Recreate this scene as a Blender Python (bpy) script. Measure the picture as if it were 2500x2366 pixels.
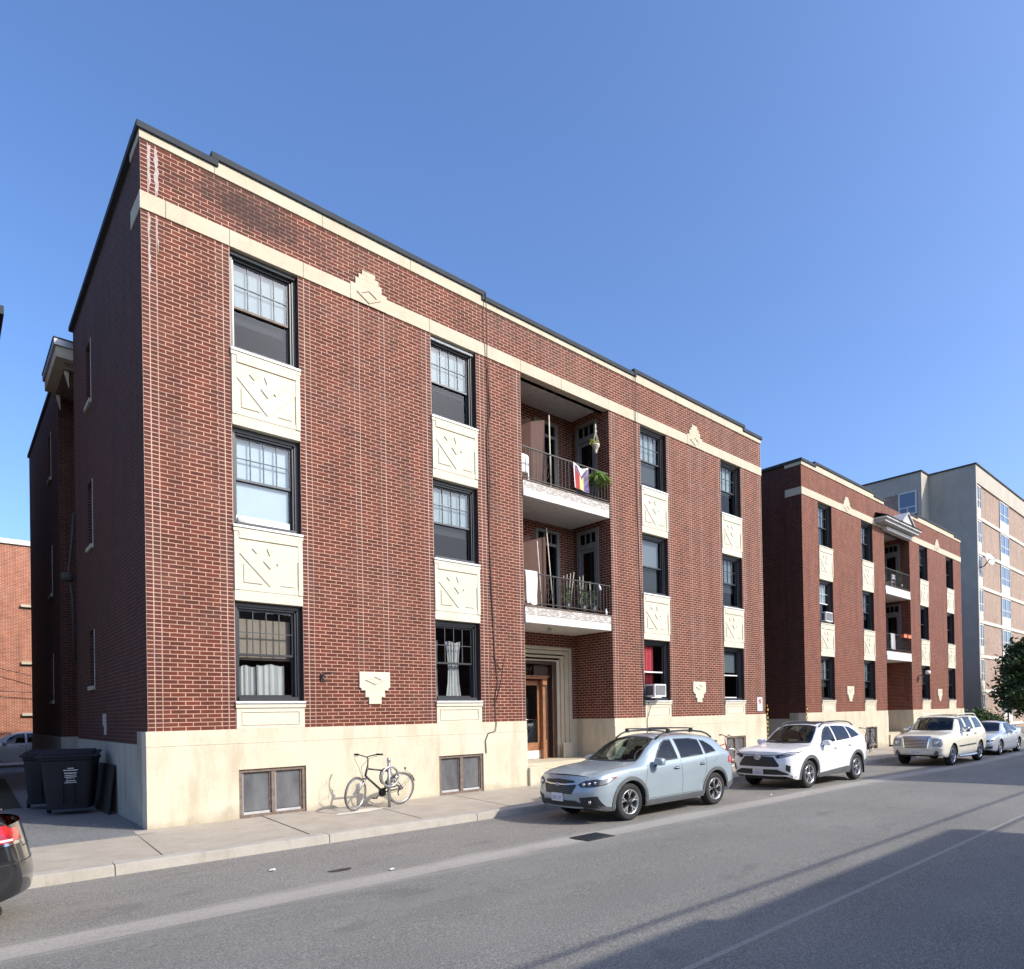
import bpy, bmesh, math, random
import numpy as np
from mathutils import Vector, Matrix
from mathutils.bvhtree import BVHTree
random.seed(7)
R = math.radians
sc = bpy.context.scene
for o in list(bpy.data.objects): bpy.data.objects.remove(o)
COL = sc.collection

# ------------------------------------------------------------------ camera
cam_d = bpy.data.cameras.new('camera'); cam = bpy.data.objects.new('camera', cam_d); COL.objects.link(cam)
W0, H0 = 2500., 2366.
FPX, CX, CY = 1632.57, 1496.6, 1726.38
YAW, PITCH, ROLL = R(45.2068), R(.3862), R(-1.0698)
cam_d.sensor_fit = 'HORIZONTAL'; cam_d.sensor_width = 36.
cam_d.lens = FPX / W0 * 36.
cam_d.shift_x = -(CX - W0/2) / W0
cam_d.shift_y = (CY - H0/2) / W0
cam_d.clip_start = .05; cam_d.clip_end = 6000
F = Vector((math.sin(YAW)*math.cos(PITCH), math.cos(YAW)*math.cos(PITCH), math.sin(PITCH)))
Rt = Vector((math.cos(YAW), -math.sin(YAW), 0)); Up = Rt.cross(F)
c_, s_ = math.cos(ROLL), math.sin(ROLL)
R2 = c_*Rt + s_*Up; U2 = -s_*Rt + c_*Up
m = Matrix((R2, U2, -F)).transposed().to_4x4(); m.translation = Vector((-2.488, -13.597, 1.846))
cam.matrix_world = m
sc.camera = cam

# ------------------------------------------------------------------ light
SUN_DIR = Vector((.5, -1., .812)).normalized()          # towards the sun
EL = math.asin(SUN_DIR.z); AZ = math.atan2(SUN_DIR.x, SUN_DIR.y)
w = bpy.data.worlds.new('World'); sc.world = w; w.use_nodes = True
nt = w.node_tree; bg = nt.nodes['Background']
sky = nt.nodes.new('ShaderNodeTexSky'); sky.sky_type = 'NISHITA'; sky.sun_disc = False
sky.sun_elevation = EL; sky.sun_rotation = AZ
sky.altitude = 0; sky.air_density = .95; sky.dust_density = 2.6; sky.ozone_density = 6.0
hs = nt.nodes.new('ShaderNodeHueSaturation'); hs.inputs['Hue'].default_value = .504; hs.inputs['Saturation'].default_value = 1.06; hs.inputs['Value'].default_value = 1.96
nt.links.new(sky.outputs[0], hs.inputs['Color']); nt.links.new(hs.outputs[0], bg.inputs[0]); bg.inputs[1].default_value = .14
sl = bpy.data.lights.new('sun', 'SUN'); sl.energy = 4.5; sl.angle = R(.53); sl.color = (1., .93, .82)
so = bpy.data.objects.new('sun', sl); COL.objects.link(so)
so.rotation_euler = SUN_DIR.to_track_quat('Z', 'Y').to_euler(); so.location = (20, -40, 40)
sc.view_settings.view_transform = 'Standard'; sc.view_settings.look = 'None'
sc.view_settings.gamma = 1; sc.view_settings.exposure = .06
sc.render.engine = 'CYCLES'

# ------------------------------------------------------------------ materials
MATS = {}
class NT:
    def __init__(s, name):
        s.m = bpy.data.materials.new(name); s.m.use_nodes = True; s.t = s.m.node_tree
        s.b = s.t.nodes['Principled BSDF']; s.out = s.t.nodes['Material Output']; MATS[name] = s.m
    def n(s, typ, **kw):
        nd = s.t.nodes.new('ShaderNode' + typ)
        for k, v in kw.items():
            if k.startswith('i_'):
                nd.inputs[k[2:].replace('_', ' ')].default_value = v
            else: setattr(nd, k, v)
        return nd
    def l(s, a, b): s.t.links.new(a, b)
    def coord(s, kind='Object', scale=(1, 1, 1)):
        tc = s.n('TexCoord'); mp = s.n('Mapping'); mp.inputs['Scale'].default_value = scale
        s.l(tc.outputs[kind], mp.inputs[0]); return mp.outputs[0]
    def noise(s, vec, scale, detail=4, rough=.55):
        nd = s.n('TexNoise'); nd.inputs['Scale'].default_value = scale; nd.inputs['Detail'].default_value = detail
        nd.inputs['Roughness'].default_value = rough; s.l(vec, nd.inputs['Vector']); return nd.outputs['Fac']
    def ramp(s, fac, stops):
        r = s.n('ValToRGB'); e = r.color_ramp.elements
        while len(e) < len(stops): e.new(.5)
        for i, (p, c) in enumerate(stops):
            e[i].position = p; e[i].color = (c if len(c) == 4 else (*c, 1)) if hasattr(c, '__len__') else (c, c, c, 1)
        s.l(fac, r.inputs[0]); return r.outputs[0]
    def mix(s, fac, a, b, mode='MIX'):
        mx = s.n('Mix'); mx.data_type = 'RGBA'; mx.blend_type = mode
        for sock, v in ((mx.inputs[0], fac), (mx.inputs[6], a), (mx.inputs[7], b)):
            if hasattr(v, 'is_output'): s.l(v, sock)
            else: sock.default_value = v if not hasattr(v, '__len__') else (*v, 1)[:4]
        return mx.outputs[2]
    def bump(s, h, strength=.3, dist=.01):
        b = s.n('Bump'); b.inputs['Strength'].default_value = strength; b.inputs['Distance'].default_value = dist
        s.l(h, b.inputs['Height']); s.l(b.outputs[0], s.b.inputs['Normal'])
    def math(s, op, a_, b_):
        m_ = s.n('Math', operation=op); s.l(a_, m_.inputs[0])
        if hasattr(b_, 'is_output'): s.l(b_, m_.inputs[1])
        else: m_.inputs[1].default_value = b_
        return m_.outputs[0]
    def set(s, **kw):
        for k, v in kw.items():
            k = k.replace('_', ' ')
            s.b.inputs[k].default_value = (*v, 1) if hasattr(v, '__len__') and len(v) == 3 else v
        return s

def plain(name, col, rough=.6, metal=0., var=.12, vs=6., coat=0.):
    if name in MATS: return MATS[name]
    n = NT(name); v = n.coord(); f = n.noise(v, vs, 5)
    a = tuple(c*(1-var) for c in col); b = tuple(min(1, c*(1+var)) for c in col)
    n.l(n.ramp(f, [(.3, a), (.7, b)]), n.b.inputs['Base Color'])
    n.set(Roughness=rough, Metallic=metal)
    if coat: n.set(Coat_Weight=coat, Coat_Roughness=.04)
    return n.m

def brick(name, c1, c2, mortar, off=.5, bw=.2256, rh=.0745, ms=.0082, dirty=.35, stainc=(.16, .12, .09), spot=0):
    n = NT(name); tc = n.n('TexCoord'); uv = tc.outputs['UV']
    wob = n.n('TexNoise'); wob.inputs['Scale'].default_value = 9; wob.inputs['Detail'].default_value = 2; n.l(uv, wob.inputs['Vector'])
    vm = n.n('VectorMath', operation='MULTIPLY_ADD'); n.l(wob.outputs['Color'], vm.inputs[0]); vm.inputs[1].default_value = (.006, .005, 0)
    n.l(uv, vm.inputs[2])
    bt = n.n('TexBrick', offset=off, offset_frequency=2, squash=1.)
    bt.inputs['Scale'].default_value = 1.; bt.inputs['Mortar Size'].default_value = ms; bt.inputs['Mortar Smooth'].default_value = .12
    bt.inputs['Bias'].default_value = -.1; bt.inputs['Brick Width'].default_value = bw; bt.inputs['Row Height'].default_value = rh
    bt.inputs['Color1'].default_value = (*c1, 1); bt.inputs['Color2'].default_value = (*c2, 1); bt.inputs['Mortar'].default_value = (*mortar, 1)
    n.l(vm.outputs[0], bt.inputs['Vector'])
    fine = n.noise(uv, 55, 5, .7); big = n.noise(uv, .55, 5, .6); mid = n.noise(uv, 3.2, 4, .6)
    col = n.mix(.75, bt.outputs['Color'], n.ramp(fine, [(.25, .62), (.75, 1.25)]), 'MULTIPLY')
    col = n.mix(.6, col, n.ramp(mid, [(.3, .72), (.7, 1.2)]), 'MULTIPLY')
    col = n.mix(n.ramp(big, [(.5, 0.), (.78, dirty)]), col, stainc)
    sm_ = n.n('Mapping'); sm_.inputs['Scale'].default_value = (1.9, .22, 1); n.l(uv, sm_.inputs[0]); stk = n.noise(sm_.outputs[0], 1.3, 6, .7)
    col = n.mix(.8, col, n.ramp(stk, [(.36, .70), (.52, 1.), (.75, 1.08)]), 'MULTIPLY')
    lb = n.n('Mapping'); lb.inputs['Location'].default_value = (7, 3, 0); n.l(uv, lb.inputs[0]); lime = n.noise(lb.outputs[0], .9, 8, .75)
    col = n.mix(n.ramp(lime, [(.57, 0.), (.72, .13 if spot or dirty < .36 else .08)]), col, (.32, .21, .16))
    if spot:
        mp = n.n('Mapping'); mp.inputs['Location'].default_value = (-1.75/1.5, -9.78/.42, 0); mp.inputs['Scale'].default_value = (1/1.5, 1/.42, 0); n.l(uv, mp.inputs[0])
        ln_ = n.n('VectorMath', operation='LENGTH'); n.l(mp.outputs[0], ln_.inputs[0]); ad_ = n.n('Math', operation='MULTIPLY_ADD'); n.l(mid, ad_.inputs[0]); ad_.inputs[1].default_value = 1.6; n.l(ln_.outputs['Value'], ad_.inputs[2])
        col = n.mix(n.ramp(n.math('MULTIPLY', ad_.outputs[0], .4), [(.42, .75), (.74, 0.)]), col, (.030, .017, .015))
    n.l(col, n.b.inputs['Base Color']); n.set(Roughness=.88)
    inv = n.n('Math', operation='SUBTRACT'); inv.inputs[0].default_value = 1.; n.l(bt.outputs['Fac'], inv.inputs[1])
    ad = n.n('Math', operation='MULTIPLY_ADD'); n.l(fine, ad.inputs[0]); ad.inputs[1].default_value = .25; n.l(inv.outputs[0], ad.inputs[2])
    n.bump(ad.outputs[0], .55, .006)
    return n.m

MORT = (.52, .325, .222)
brick('brick_running', (.150, .032, .0165), (.080, .0168, .0092), MORT, ms=.0072, spot=1)
brick('brick_header', (.134, .030, .019), (.074, .0175, .012), (.54, .36, .26), off=0., bw=.1130, ms=.0078)
brick('brick_side_shaded', (.082, .018, .009), (.042, .0095, .005), (.14, .072, .045), dirty=.5, stainc=(.05, .03, .02))  # darker copy of the wall brick: shade of the unlit sides put into the colour
brick('brick_far', (.175, .038, .019), (.11, .024, .013), (.36, .20, .13))
brick('brick_orange', (.40, .115, .055), (.29, .080, .042), (.60, .42, .30), bw=.21, rh=.07, dirty=.15, stainc=(.6, .45, .36))
brick('brick_tan', (.37, .262, .20), (.32, .22, .168), (.46, .36, .28), bw=.24, rh=.08)

def stone(name, a, b, stain, sa=.35, scale=1., grime=None, t0=.55):
    n = NT(name); v = n.coord()
    f = n.noise(v, 1.3*scale, 6, .6); g = n.noise(v, 22*scale, 5, .7)
    mp = n.coord('Object', (2.2, 2.2, .5)); st = n.noise(mp, 1.1*scale, 6, .65)
    col = n.ramp(f, [(.3, a), (.7, b)])
    col = n.mix(.5, col, n.ramp(g, [(.3, .85), (.7, 1.1)]), 'MULTIPLY')
    col = n.mix(n.ramp(st, [(t0, 0.), (t0+.19, sa)]), col, stain)
    if grime:
        sx = n.n('SeparateXYZ'); n.l(v, sx.inputs[0]); ma = n.n('Math', operation='MULTIPLY_ADD'); n.l(f, ma.inputs[0]); ma.inputs[1].default_value = -.9; n.l(sx.outputs[2], ma.inputs[2])
        col = n.mix(n.ramp(ma.outputs[0], [(-.0, 0.), (.0, 0.)]) if 0 else n.ramp(n.math('ADD', ma.outputs[0], .52), [(.02, .62), (.22, 0.)]), col, grime)
    n.l(col, n.b.inputs['Base Color']); n.set(Roughness=.85); n.bump(g, .25, .006); return n.m
stone('limestone', (.47, .405, .29), (.56, .495, .37), (.33, .27, .18), .5)
stone('painted_stone', (.565, .50, .365), (.635, .575, .44), (.40, .34, .23), .6, 1., (.30, .25, .17), .50)
stone('panel_stone', (.59, .535, .405), (.655, .605, .475), (.42, .37, .25), .35)
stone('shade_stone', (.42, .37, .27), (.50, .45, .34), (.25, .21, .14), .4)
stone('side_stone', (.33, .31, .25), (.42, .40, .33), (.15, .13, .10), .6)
stone('sidewalk_concrete', (.33, .285, .225), (.41, .36, .29), (.24, .20, .15), .5, 1.5)
stone('kerb_concrete', (.34, .31, .26), (.42, .385, .33), (.19, .165, .13), .6, 2.)
asphalt_q = 0
stone('concrete', (.40, .36, .295), (.48, .44, .365), (.28, .265, .23), .55, .6)
stone('pale_concrete', (.55, .52, .44), (.62, .59, .5), (.4, .36, .28), .3)

def asphalt(name, base, agg, patch, dust=(.37, .345, .30), da=.9, dw=.42):
    n = NT(name); v = n.coord('Object')
    f1 = n.noise(v, 62, 4, .85); f2 = n.noise(v, 20, 4, .8); f3 = n.noise(v, .45, 6, .6); f4 = n.noise(n.coord('Object', (.25, 1.6, 1)), 1.2, 6, .65)
    col = n.ramp(f1, [(.36, tuple(c*.45 for c in base)), (.5, base), (.62, agg)])
    col = n.mix(.42, col, n.ramp(f2, [(.32, .72), (.68, 1.28)]), 'MULTIPLY')
    col = n.mix(.6, col, n.ramp(f3, [(.3, .80), (.7, 1.15)]), 'MULTIPLY')
    col = n.mix(n.ramp(f4, [(.5, 0.), (.72, .45)]), col, patch)
    vo = n.n('TexVoronoi'); vo.feature = 'DISTANCE_TO_EDGE'; vo.inputs['Scale'].default_value = .28; vo.inputs['Randomness'].default_value = 1
    wv = n.n('VectorMath', operation='MULTIPLY_ADD'); nn = n.n('TexNoise'); nn.inputs['Scale'].default_value = 1.6; nn.inputs['Detail'].default_value = 6
    n.l(v, nn.inputs['Vector']); n.l(nn.outputs['Color'], wv.inputs[0]); wv.inputs[1].default_value = (1.1, 1.1, 0); n.l(v, wv.inputs[2]); n.l(wv.outputs[0], vo.inputs['Vector'])
    gate = n.ramp(n.noise(v, .7, 3), [(.52, 0.), (.60, 1.)])
    cr = n.ramp(vo.outputs['Distance'], [(0., 1.), (.004, 0.)])
    gm = n.mix(1., cr, gate, 'MULTIPLY'); gm = n.mix(1., gm, (.45, .45, .45), 'MULTIPLY')
    col = n.mix(gm, col, (.03, .03, .03))
    if da:                                                  # grit that gathers along the gutter
        sx = n.n('SeparateXYZ'); n.l(v, sx.inputs[0]); y_ = n.math('ABSOLUTE', n.math('ADD', sx.outputs[1], 5.57), 0.)
        y_ = n.math('ADD', y_, n.math('MULTIPLY', n.noise(n.coord('Object', (.5, 3., 1)), 1.6, 7, .7), .9))
        dm = n.mix(1., n.ramp(y_, [(.45, da), (.45+dw, 0.)]), n.ramp(f2, [(.3, .65), (.7, 1.)]), 'MULTIPLY'); col = n.mix(dm, col, dust)
    oil = n.ramp(n.noise(n.coord('Object', (1., 1.6, 1)), 1.15, 3, .5), [(.63, 0.), (.72, .32)]); col = n.mix(oil, col, tuple(c*.45 for c in base))
    n.l(col, n.b.inputs['Base Color']); n.set(Roughness=.86); n.bump(f1, .5, .004); return n.m
asphalt('road_asphalt', (.166, .162, .146), (.32, .31, .28), (.225, .220, .190))
asphalt('parking_asphalt', (.186, .174, .152), (.36, .34, .30), (.25, .232, .20))
asphalt('gutter_concrete', (.30, .277, .242), (.42, .39, .35), (.23, .21, .185), (.37, .345, .30), .5, .8)
asphalt('alley_asphalt', (.16, .158, .15), (.30, .30, .29), (.12, .12, .11), da=0)
plain('dirt', (.12, .11, .07), .95, var=.4, vs=2); plain('grass_ground', (.03, .037, .016), .95, var=.5, vs=3)

plain('black_frame', (.028, .030, .034), .38); plain('dark_metal', (.06, .068, .075), .45, .3, vs=2)
plain('coping_metal', (.045, .052, .060), .75, .0, vs=3).node_tree.nodes['Principled BSDF'].inputs['Specular IOR Level'].default_value = .15; plain('grey_metal', (.30, .31, .32), .45, .6)
plain('steel', (.42, .42, .43), .38, .75); plain('white_metal', (.74, .74, .72), .4, .1); plain('white_paint', (.66, .65, .61), .55)
plain('rail_metal', (.05, .042, .038), .55, .3); plain('cable_black', (.045, .035, .03), .7); plain('room_dark', (.045, .042, .040), .9)
plain('wood_door', (.30, .135, .062), .45, var=.25, vs=9); plain('screen_brown', (.10, .040, .022), .6); plain('wood_dark', (.060, .030, .020), .5, var=.3, vs=9)
plain('old_frame', (.17, .125, .095), .7, var=.4, vs=14); plain('shade_white', (.25, .31, .335), .8, var=.05); plain('shade_tan', (.30, .24, .19), .8, var=.06)
plain('curtain_white', (.50, .49, .48), .9, var=.05); plain('curtain_red', (.55, .06, .08), .85); plain('shade_bright', (.42, .50, .55), .8, var=.04); plain('blind_grey', (.11, .135, .15), .8, var=.05)
plain('plastic_white', (.78, .78, .75), .4); plain('plastic_black', (.022, .023, .026), .5); plain('plastic_navy', (.005, .006, .011), .7)
plain('plastic_grey', (.10, .105, .11), .5); plain('rubber', (.022, .022, .023), .85, var=.3); plain('chrome', (.75, .75, .76), .13, 1., var=.02)
plain('alloy', (.62, .62, .63), .26, .85, var=.03); plain('brass', (.45, .33, .10), .4, .7); plain('iron', (.045, .040, .037), .65, .4, var=.4)
plain('leaf_dark', (.04, .075, .022), .6, var=.5, vs=1.5); plain('leaf_fern', (.16, .26, .045), .5, var=.4); plain('leaf_mid', (.075, .13, .03), .55, var=.4, vs=2.); plain('leaf_yellow', (.55, .50, .06), .6)
plain('bark', (.07, .055, .04), .9, var=.4); plain('macrame', (.52, .48, .38), .9); plain('cloth_white', (.76, .79, .76), .9, var=.06)
plain('flag_red', (.42, .05, .05), .8); plain('flag_yellow', (.62, .50, .20), .8); plain('flag_green', (.30, .36, .22), .8); plain('flag_purple', (.22, .15, .30), .8)
plain('flag_white', (.80, .78, .74), .8); plain('flag_brown', (.10, .06, .06), .8); plain('orange_plastic', (.70, .20, .08), .5)
plain('red_paint', (.55, .02, .03), .4); plain('ink_black', (.02, .02, .02), .6); plain('hazard_yellow', (.78, .52, .06), .5); plain('seat_cloth', (.07, .068, .066), .9)
plain('interior_dark', (.030, .030, .031), .85); plain('paper_pale', (.62, .68, .50), .8); plain('bike_black', (.03, .03, .035), .35, .2)
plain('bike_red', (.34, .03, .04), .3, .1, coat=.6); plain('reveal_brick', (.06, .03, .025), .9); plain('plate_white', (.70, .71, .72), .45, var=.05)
plain('plate_ink', (.30, .33, .42), .5); plain('cap_grey', (.45, .45, .44), .5); plain('shadow_blue', (.10, .15, .30), .6); plain('roof_dark', (.05, .05, .05), .9)

def paint(name, col, flake=0., rough=.28):
    n = NT(name); v = n.coord(); f = n.noise(v, 3, 5); d = n.noise(v, 300, 2)
    n.l(n.mix(.12, col, n.ramp(f, [(.3, .6), (.7, 1.2)]), 'MULTIPLY'), n.b.inputs['Base Color'])
    n.set(Roughness=rough, Metallic=flake, Coat_Weight=.9, Coat_Roughness=.05); return n.m
paint('paint_blue', (.33, .40, .44), .25, .33); paint('paint_white', (.82, .83, .84)); paint('paint_cream', (.84, .80, .66)); paint('paint_silver', (.58, .63, .70), .35, .3)
paint('paint_black', (.018, .019, .021), .1, .22)

def glassmat(name, tint, refl_ior=1.5, rough=.01, dirt=.0):
    n = NT(name); t = n.n('BsdfTransparent'); t.inputs[0].default_value = (*tint, 1)
    g = n.n('BsdfGlossy'); g.inputs['Roughness'].default_value = rough; g.inputs['Color'].default_value = (.95, .97, 1, 1)
    lw = n.n('LayerWeight'); lw.inputs['Blend'].default_value = .5; f0 = ((refl_ior-1)/(refl_ior+1))**2
    pw = n.n('Math', operation='POWER'); n.l(lw.outputs['Facing'], pw.inputs[0]); pw.inputs[1].default_value = 5
    fr = n.n('Math', operation='MULTIPLY_ADD'); n.l(pw.outputs[0], fr.inputs[0]); fr.inputs[1].default_value = 1-f0; fr.inputs[2].default_value = f0
    bp = n.n('Bump'); bp.inputs['Strength'].default_value = .06; bp.inputs['Distance'].default_value = .01; n.l(n.noise(n.coord(), 1.7, 2), bp.inputs['Height'])
    n.l(bp.outputs[0], g.inputs['Normal'])
    mx = n.n('MixShader'); n.l(fr.outputs[0], mx.inputs[0]); n.l(t.outputs[0], mx.inputs[1]); n.l(g.outputs[0], mx.inputs[2])
    n.l(mx.outputs[0], n.out.inputs['Surface']); return n.m
glassmat('pane_glass', (.84, .88, .88), 1.68); glassmat('screened_pane', (.42, .43, .43), 1.42, .06); glassmat('car_glass', (.50, .57, .54), 1.55); glassmat('privacy_glass', (.10, .11, .12), 1.55)
plain('tyre_dusty', (.13, .12, .11), .9, var=.3); plain('board_shaded', (.022, .022, .018), .9, var=.4); plain('smear', (.40, .34, .31), .9, var=.2, vs=20); plain('door_grey', (.20, .20, .19), .6); plain('soft_chrome', (.50, .50, .50), .3, .9); plain('lamp_chrome', (.62, .64, .66), .2, .8); glassmat('lamp_glass', (.85, .87, .9), 1.5); n = NT('red_lens'); n.set(Base_Color=(.5, .015, .02), Roughness=.12, Coat_Weight=1., Coat_Roughness=.02)
glassmat('dirty_glass', (.45, .46, .45), 1.5, .12)
n = NT('dusty_pane'); v = n.coord(); n.l(n.ramp(n.noise(n.coord('Object', (1, 1, .35)), 5, 6), [(.3, (.09, .09, .095)), (.75, (.17, .175, .18))]), n.b.inputs['Base Color']); n.set(Roughness=.18)
# peeling paint
n = NT('peeling_paint'); v = n.coord('Object', (1, 1, 3.)); f = n.noise(v, 6, 8, .75)
n.l(n.ramp(f, [(.44, (.66, .65, .62)), (.47, (.30, .25, .21)), (.56, (.36, .31, .27)), (.60, (.66, .65, .62)), (.8, (.62, .6, .57))]), n.b.inputs['Base Color']); n.set(Roughness=.7)

# ------------------------------------------------------------------ mesh tools
class MB:
    def __init__(s): s.v = []; s.f = []; s.m = []; s.uv = []; s.mats = []; s.sm = []
    def mi(s, name):
        if name not in s.mats: s.mats.append(name)
        return s.mats.index(name)
    def add(s, vs, fs, mat, uvs=None, smooth=False):
        b = len(s.v); s.v += [tuple(p) for p in vs]; k = s.mi(mat)
        for i, f in enumerate(fs):
            s.f.append([b+j for j in f]); s.m.append(k); s.uv.append(uvs[i] if uvs else None); s.sm.append(smooth)
        return s
    def quad(s, a, b, c, d, mat, uv=None): return s.add([a, b, c, d], [(0, 1, 2, 3)], mat, [uv] if uv else None)
    def box(s, x0, x1, y0, y1, z0, z1, mat):
        v = [(x, y, z) for z in (z0, z1) for y in (y0, y1) for x in (x0, x1)]
        return s.add(v, [(0, 2, 3, 1), (4, 5, 7, 6), (0, 1, 5, 4), (2, 6, 7, 3), (0, 4, 6, 2), (1, 3, 7, 5)], mat)
    def obox(s, c, ax, ay, az, mat):                        # oriented box: centre and three half-axis vectors
        c, ax, ay, az = map(Vector, (c, ax, ay, az))
        v = [c + sx*ax + sy*ay + sz*az for sz in (-1, 1) for sy in (-1, 1) for sx in (-1, 1)]
        return s.add(v, [(0, 2, 3, 1), (4, 5, 7, 6), (0, 1, 5, 4), (2, 6, 7, 3), (0, 4, 6, 2), (1, 3, 7, 5)], mat)
    def bar(s, a, b, w, h, mat, up=(0, 0, 1)):
        a, b = Vector(a), Vector(b); d = b-a; u = Vector(up)
        if abs(d.normalized().dot(u)) > .95: u = Vector((0, 1, 0))
        sd = d.cross(u).normalized(); u2 = sd.cross(d).normalized()
        return s.obox((a+b)/2, d/2, sd*w/2, u2*h/2, mat)
    def poly(s, pts, off, mat):                             # closed prism: polygon (3-D points) extruded by off
        n = len(pts); o = Vector(off); p = [Vector(q) for q in pts]
        return s.add(p + [q+o for q in p], [tuple(range(n))[::-1], tuple(range(n, 2*n))] + [(i, (i+1) % n, n+(i+1) % n, n+i) for i in range(n)], mat)
    def xz(s, pts, y0, y1, mat): return s.poly([(x, y0, z) for x, z in pts], (0, y1-y0, 0), mat)
    def tube(s, path, r, mat, n=8, closed=False, caps=True):
        P = [Vector(p) for p in path]; N = len(P); rs = r if hasattr(r, '__len__') else [r]*N
        rings = []; prev = None
        for i in range(N):
            t = (P[(i+1) % N]-P[i-1]) if closed else (P[min(i+1, N-1)]-P[max(i-1, 0)])
            t = t.normalized() if t.length > 1e-9 else Vector((0, 0, 1))
            if prev is None:
                u = Vector((0, 0, 1)) if abs(t.z) < .9 else Vector((1, 0, 0)); a = t.cross(u).normalized()
            else:
                a = (prev - t*prev.dot(t)); a = a.normalized() if a.length > 1e-6 else t.orthogonal().normalized()
            prev = a; b = t.cross(a)
            rings.append([P[i] + rs[i]*(math.cos(2*math.pi*k/n)*a + math.sin(2*math.pi*k/n)*b) for k in range(n)])
        v = [p for rg in rings for p in rg]; f = []
        for i in range(N if closed else N-1):
            j = (i+1) % N
            for k in range(n): f.append((i*n+k, i*n+(k+1) % n, j*n+(k+1) % n, j*n+k))
        if caps and not closed: f += [tuple(range(n))[::-1], tuple(range((N-1)*n, N*n))]
        return s.add(v, f, mat, smooth=True)
    def lathe(s, prof, c, axis, mat, n=24, smooth=True):    # prof: (radius, height along axis)
        c = Vector(c); a = Vector(axis).normalized(); u = a.orthogonal().normalized(); w_ = a.cross(u)
        v = [c + a*h + r*(math.cos(2*math.pi*k/n)*u + math.sin(2*math.pi*k/n)*w_) for r, h in prof for k in range(n)]
        f = [(i*n+k, i*n+(k+1) % n, (i+1)*n+(k+1) % n, (i+1)*n+k) for i in range(len(prof)-1) for k in range(n)]
        return s.add(v, f, mat, smooth=smooth)
    def sell(s, c, size, e, mat, nu=20, nv=12, rot=None):   # superellipsoid (rounded box)
        def pw(x, p): return math.copysign(abs(x)**p, x)
        v = []; f = []
        for j in range(nv+1):
            ph = -math.pi/2 + math.pi*j/nv
            for i in range(nu):
                th = 2*math.pi*i/nu
                q = Vector((size[0]*pw(math.cos(ph), e)*pw(math.cos(th), e), size[1]*pw(math.cos(ph), e)*pw(math.sin(th), e), size[2]*pw(math.sin(ph), e)))
                if rot: q = rot @ q
                v.append(Vector(c)+q)
        for j in range(nv):
            for i in range(nu): f.append((j*nu+i, j*nu+(i+1) % nu, (j+1)*nu+(i+1) % nu, (j+1)*nu+i))
        return s.add(v, f, mat, smooth=True)
    def build(s, name, parent=None, uvo=(0, 0), label=None, bevel=0., world=True):
        root = Vector((0, 0, 0)); p = parent
        if world:
            while p is not None: root += p.location; p = p.parent
        me = bpy.data.meshes.new(name)
        me.from_pydata([Vector(q)-root for q in s.v], [], s.f)
        for k in s.mats: me.materials.append(MATS[k])
        uvl = me.uv_layers.new(name='UVMap')
        for i, po in enumerate(me.polygons):
            po.material_index = s.m[i]; po.use_smooth = s.sm[i]
            if s.uv[i]:
                for li, q in zip(po.loop_indices, s.uv[i]): uvl.data[li].uv = q
            else:
                nx, ny, nz = map(abs, po.normal)
                for li in po.loop_indices:
                    q = s.v[s.f[i][li-po.loop_start]]
                    if ny >= nx and ny >= nz: u = (q[0]-uvo[0], q[2]-uvo[1])
                    elif nx >= nz: u = (q[1]-uvo[0], q[2]-uvo[1])
                    else: u = (q[0], q[1])
                    uvl.data[li].uv = u
        me.update()
        o = bpy.data.objects.new(name, me); COL.objects.link(o)
        if parent is not None: o.parent = parent
        if label: o['label'] = label
        if bevel:
            b = o.modifiers.new('bevel', 'BEVEL'); b.width = bevel; b.segments = 2; b.limit_method = 'ANGLE'
        return o
def pieces(mb, name, parent, gap=.012, **kw):              # one object for every separate piece in the mesh
    n = len(mb.f); par = list(range(n))
    def fd(i):
        while par[i] != i: par[i] = par[par[i]]; i = par[i]
        return i
    own = {}
    for i, f in enumerate(mb.f):
        for v in f:
            if v in own: par[fd(i)] = fd(own[v])
            else: own[v] = i
    cl = {}
    for i in range(n): cl.setdefault(fd(i), []).append(i)
    bb = []
    for k, fs in cl.items():
        P = [mb.v[v] for i in fs for v in mb.f[i]]; bb.append([k, [min(p[a] for p in P)-gap/2 for a in range(3)], [max(p[a] for p in P)+gap/2 for a in range(3)]])
    for i in range(len(bb)):
        for j in range(i):
            if all(bb[i][1][a] <= bb[j][2][a] and bb[j][1][a] <= bb[i][2][a] for a in range(3)): par[fd(bb[i][0])] = fd(bb[j][0])
    cl = {}
    for i in range(n): cl.setdefault(fd(i), []).append(i)
    out = []
    for fs in cl.values():
        b = MB(); b.mats = list(mb.mats); mp = {}
        for i in fs:
            for v in mb.f[i]:
                if v not in mp: mp[v] = len(b.v); b.v.append(mb.v[v])
            b.f.append([mp[v] for v in mb.f[i]]); b.m.append(mb.m[i]); b.uv.append(mb.uv[i]); b.sm.append(mb.sm[i])
        out.append(b.build(name, parent, **kw))
    return out
def thing(name, label, cat, loc=(0, 0, 0), group=None, rz=0.):
    o = bpy.data.objects.new(name, None); COL.objects.link(o); o.location = loc; o.empty_display_size = .1
    o['label'] = label; o['category'] = cat; o.rotation_euler = (0, 0, rz)
    if group: o['group'] = group
    return o
def tag(o, label, cat, group=None):
    o['label'] = label; o['category'] = cat
    if group: o['group'] = group
    return o
def struct(o): o['kind'] = 'structure'; return o
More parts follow.
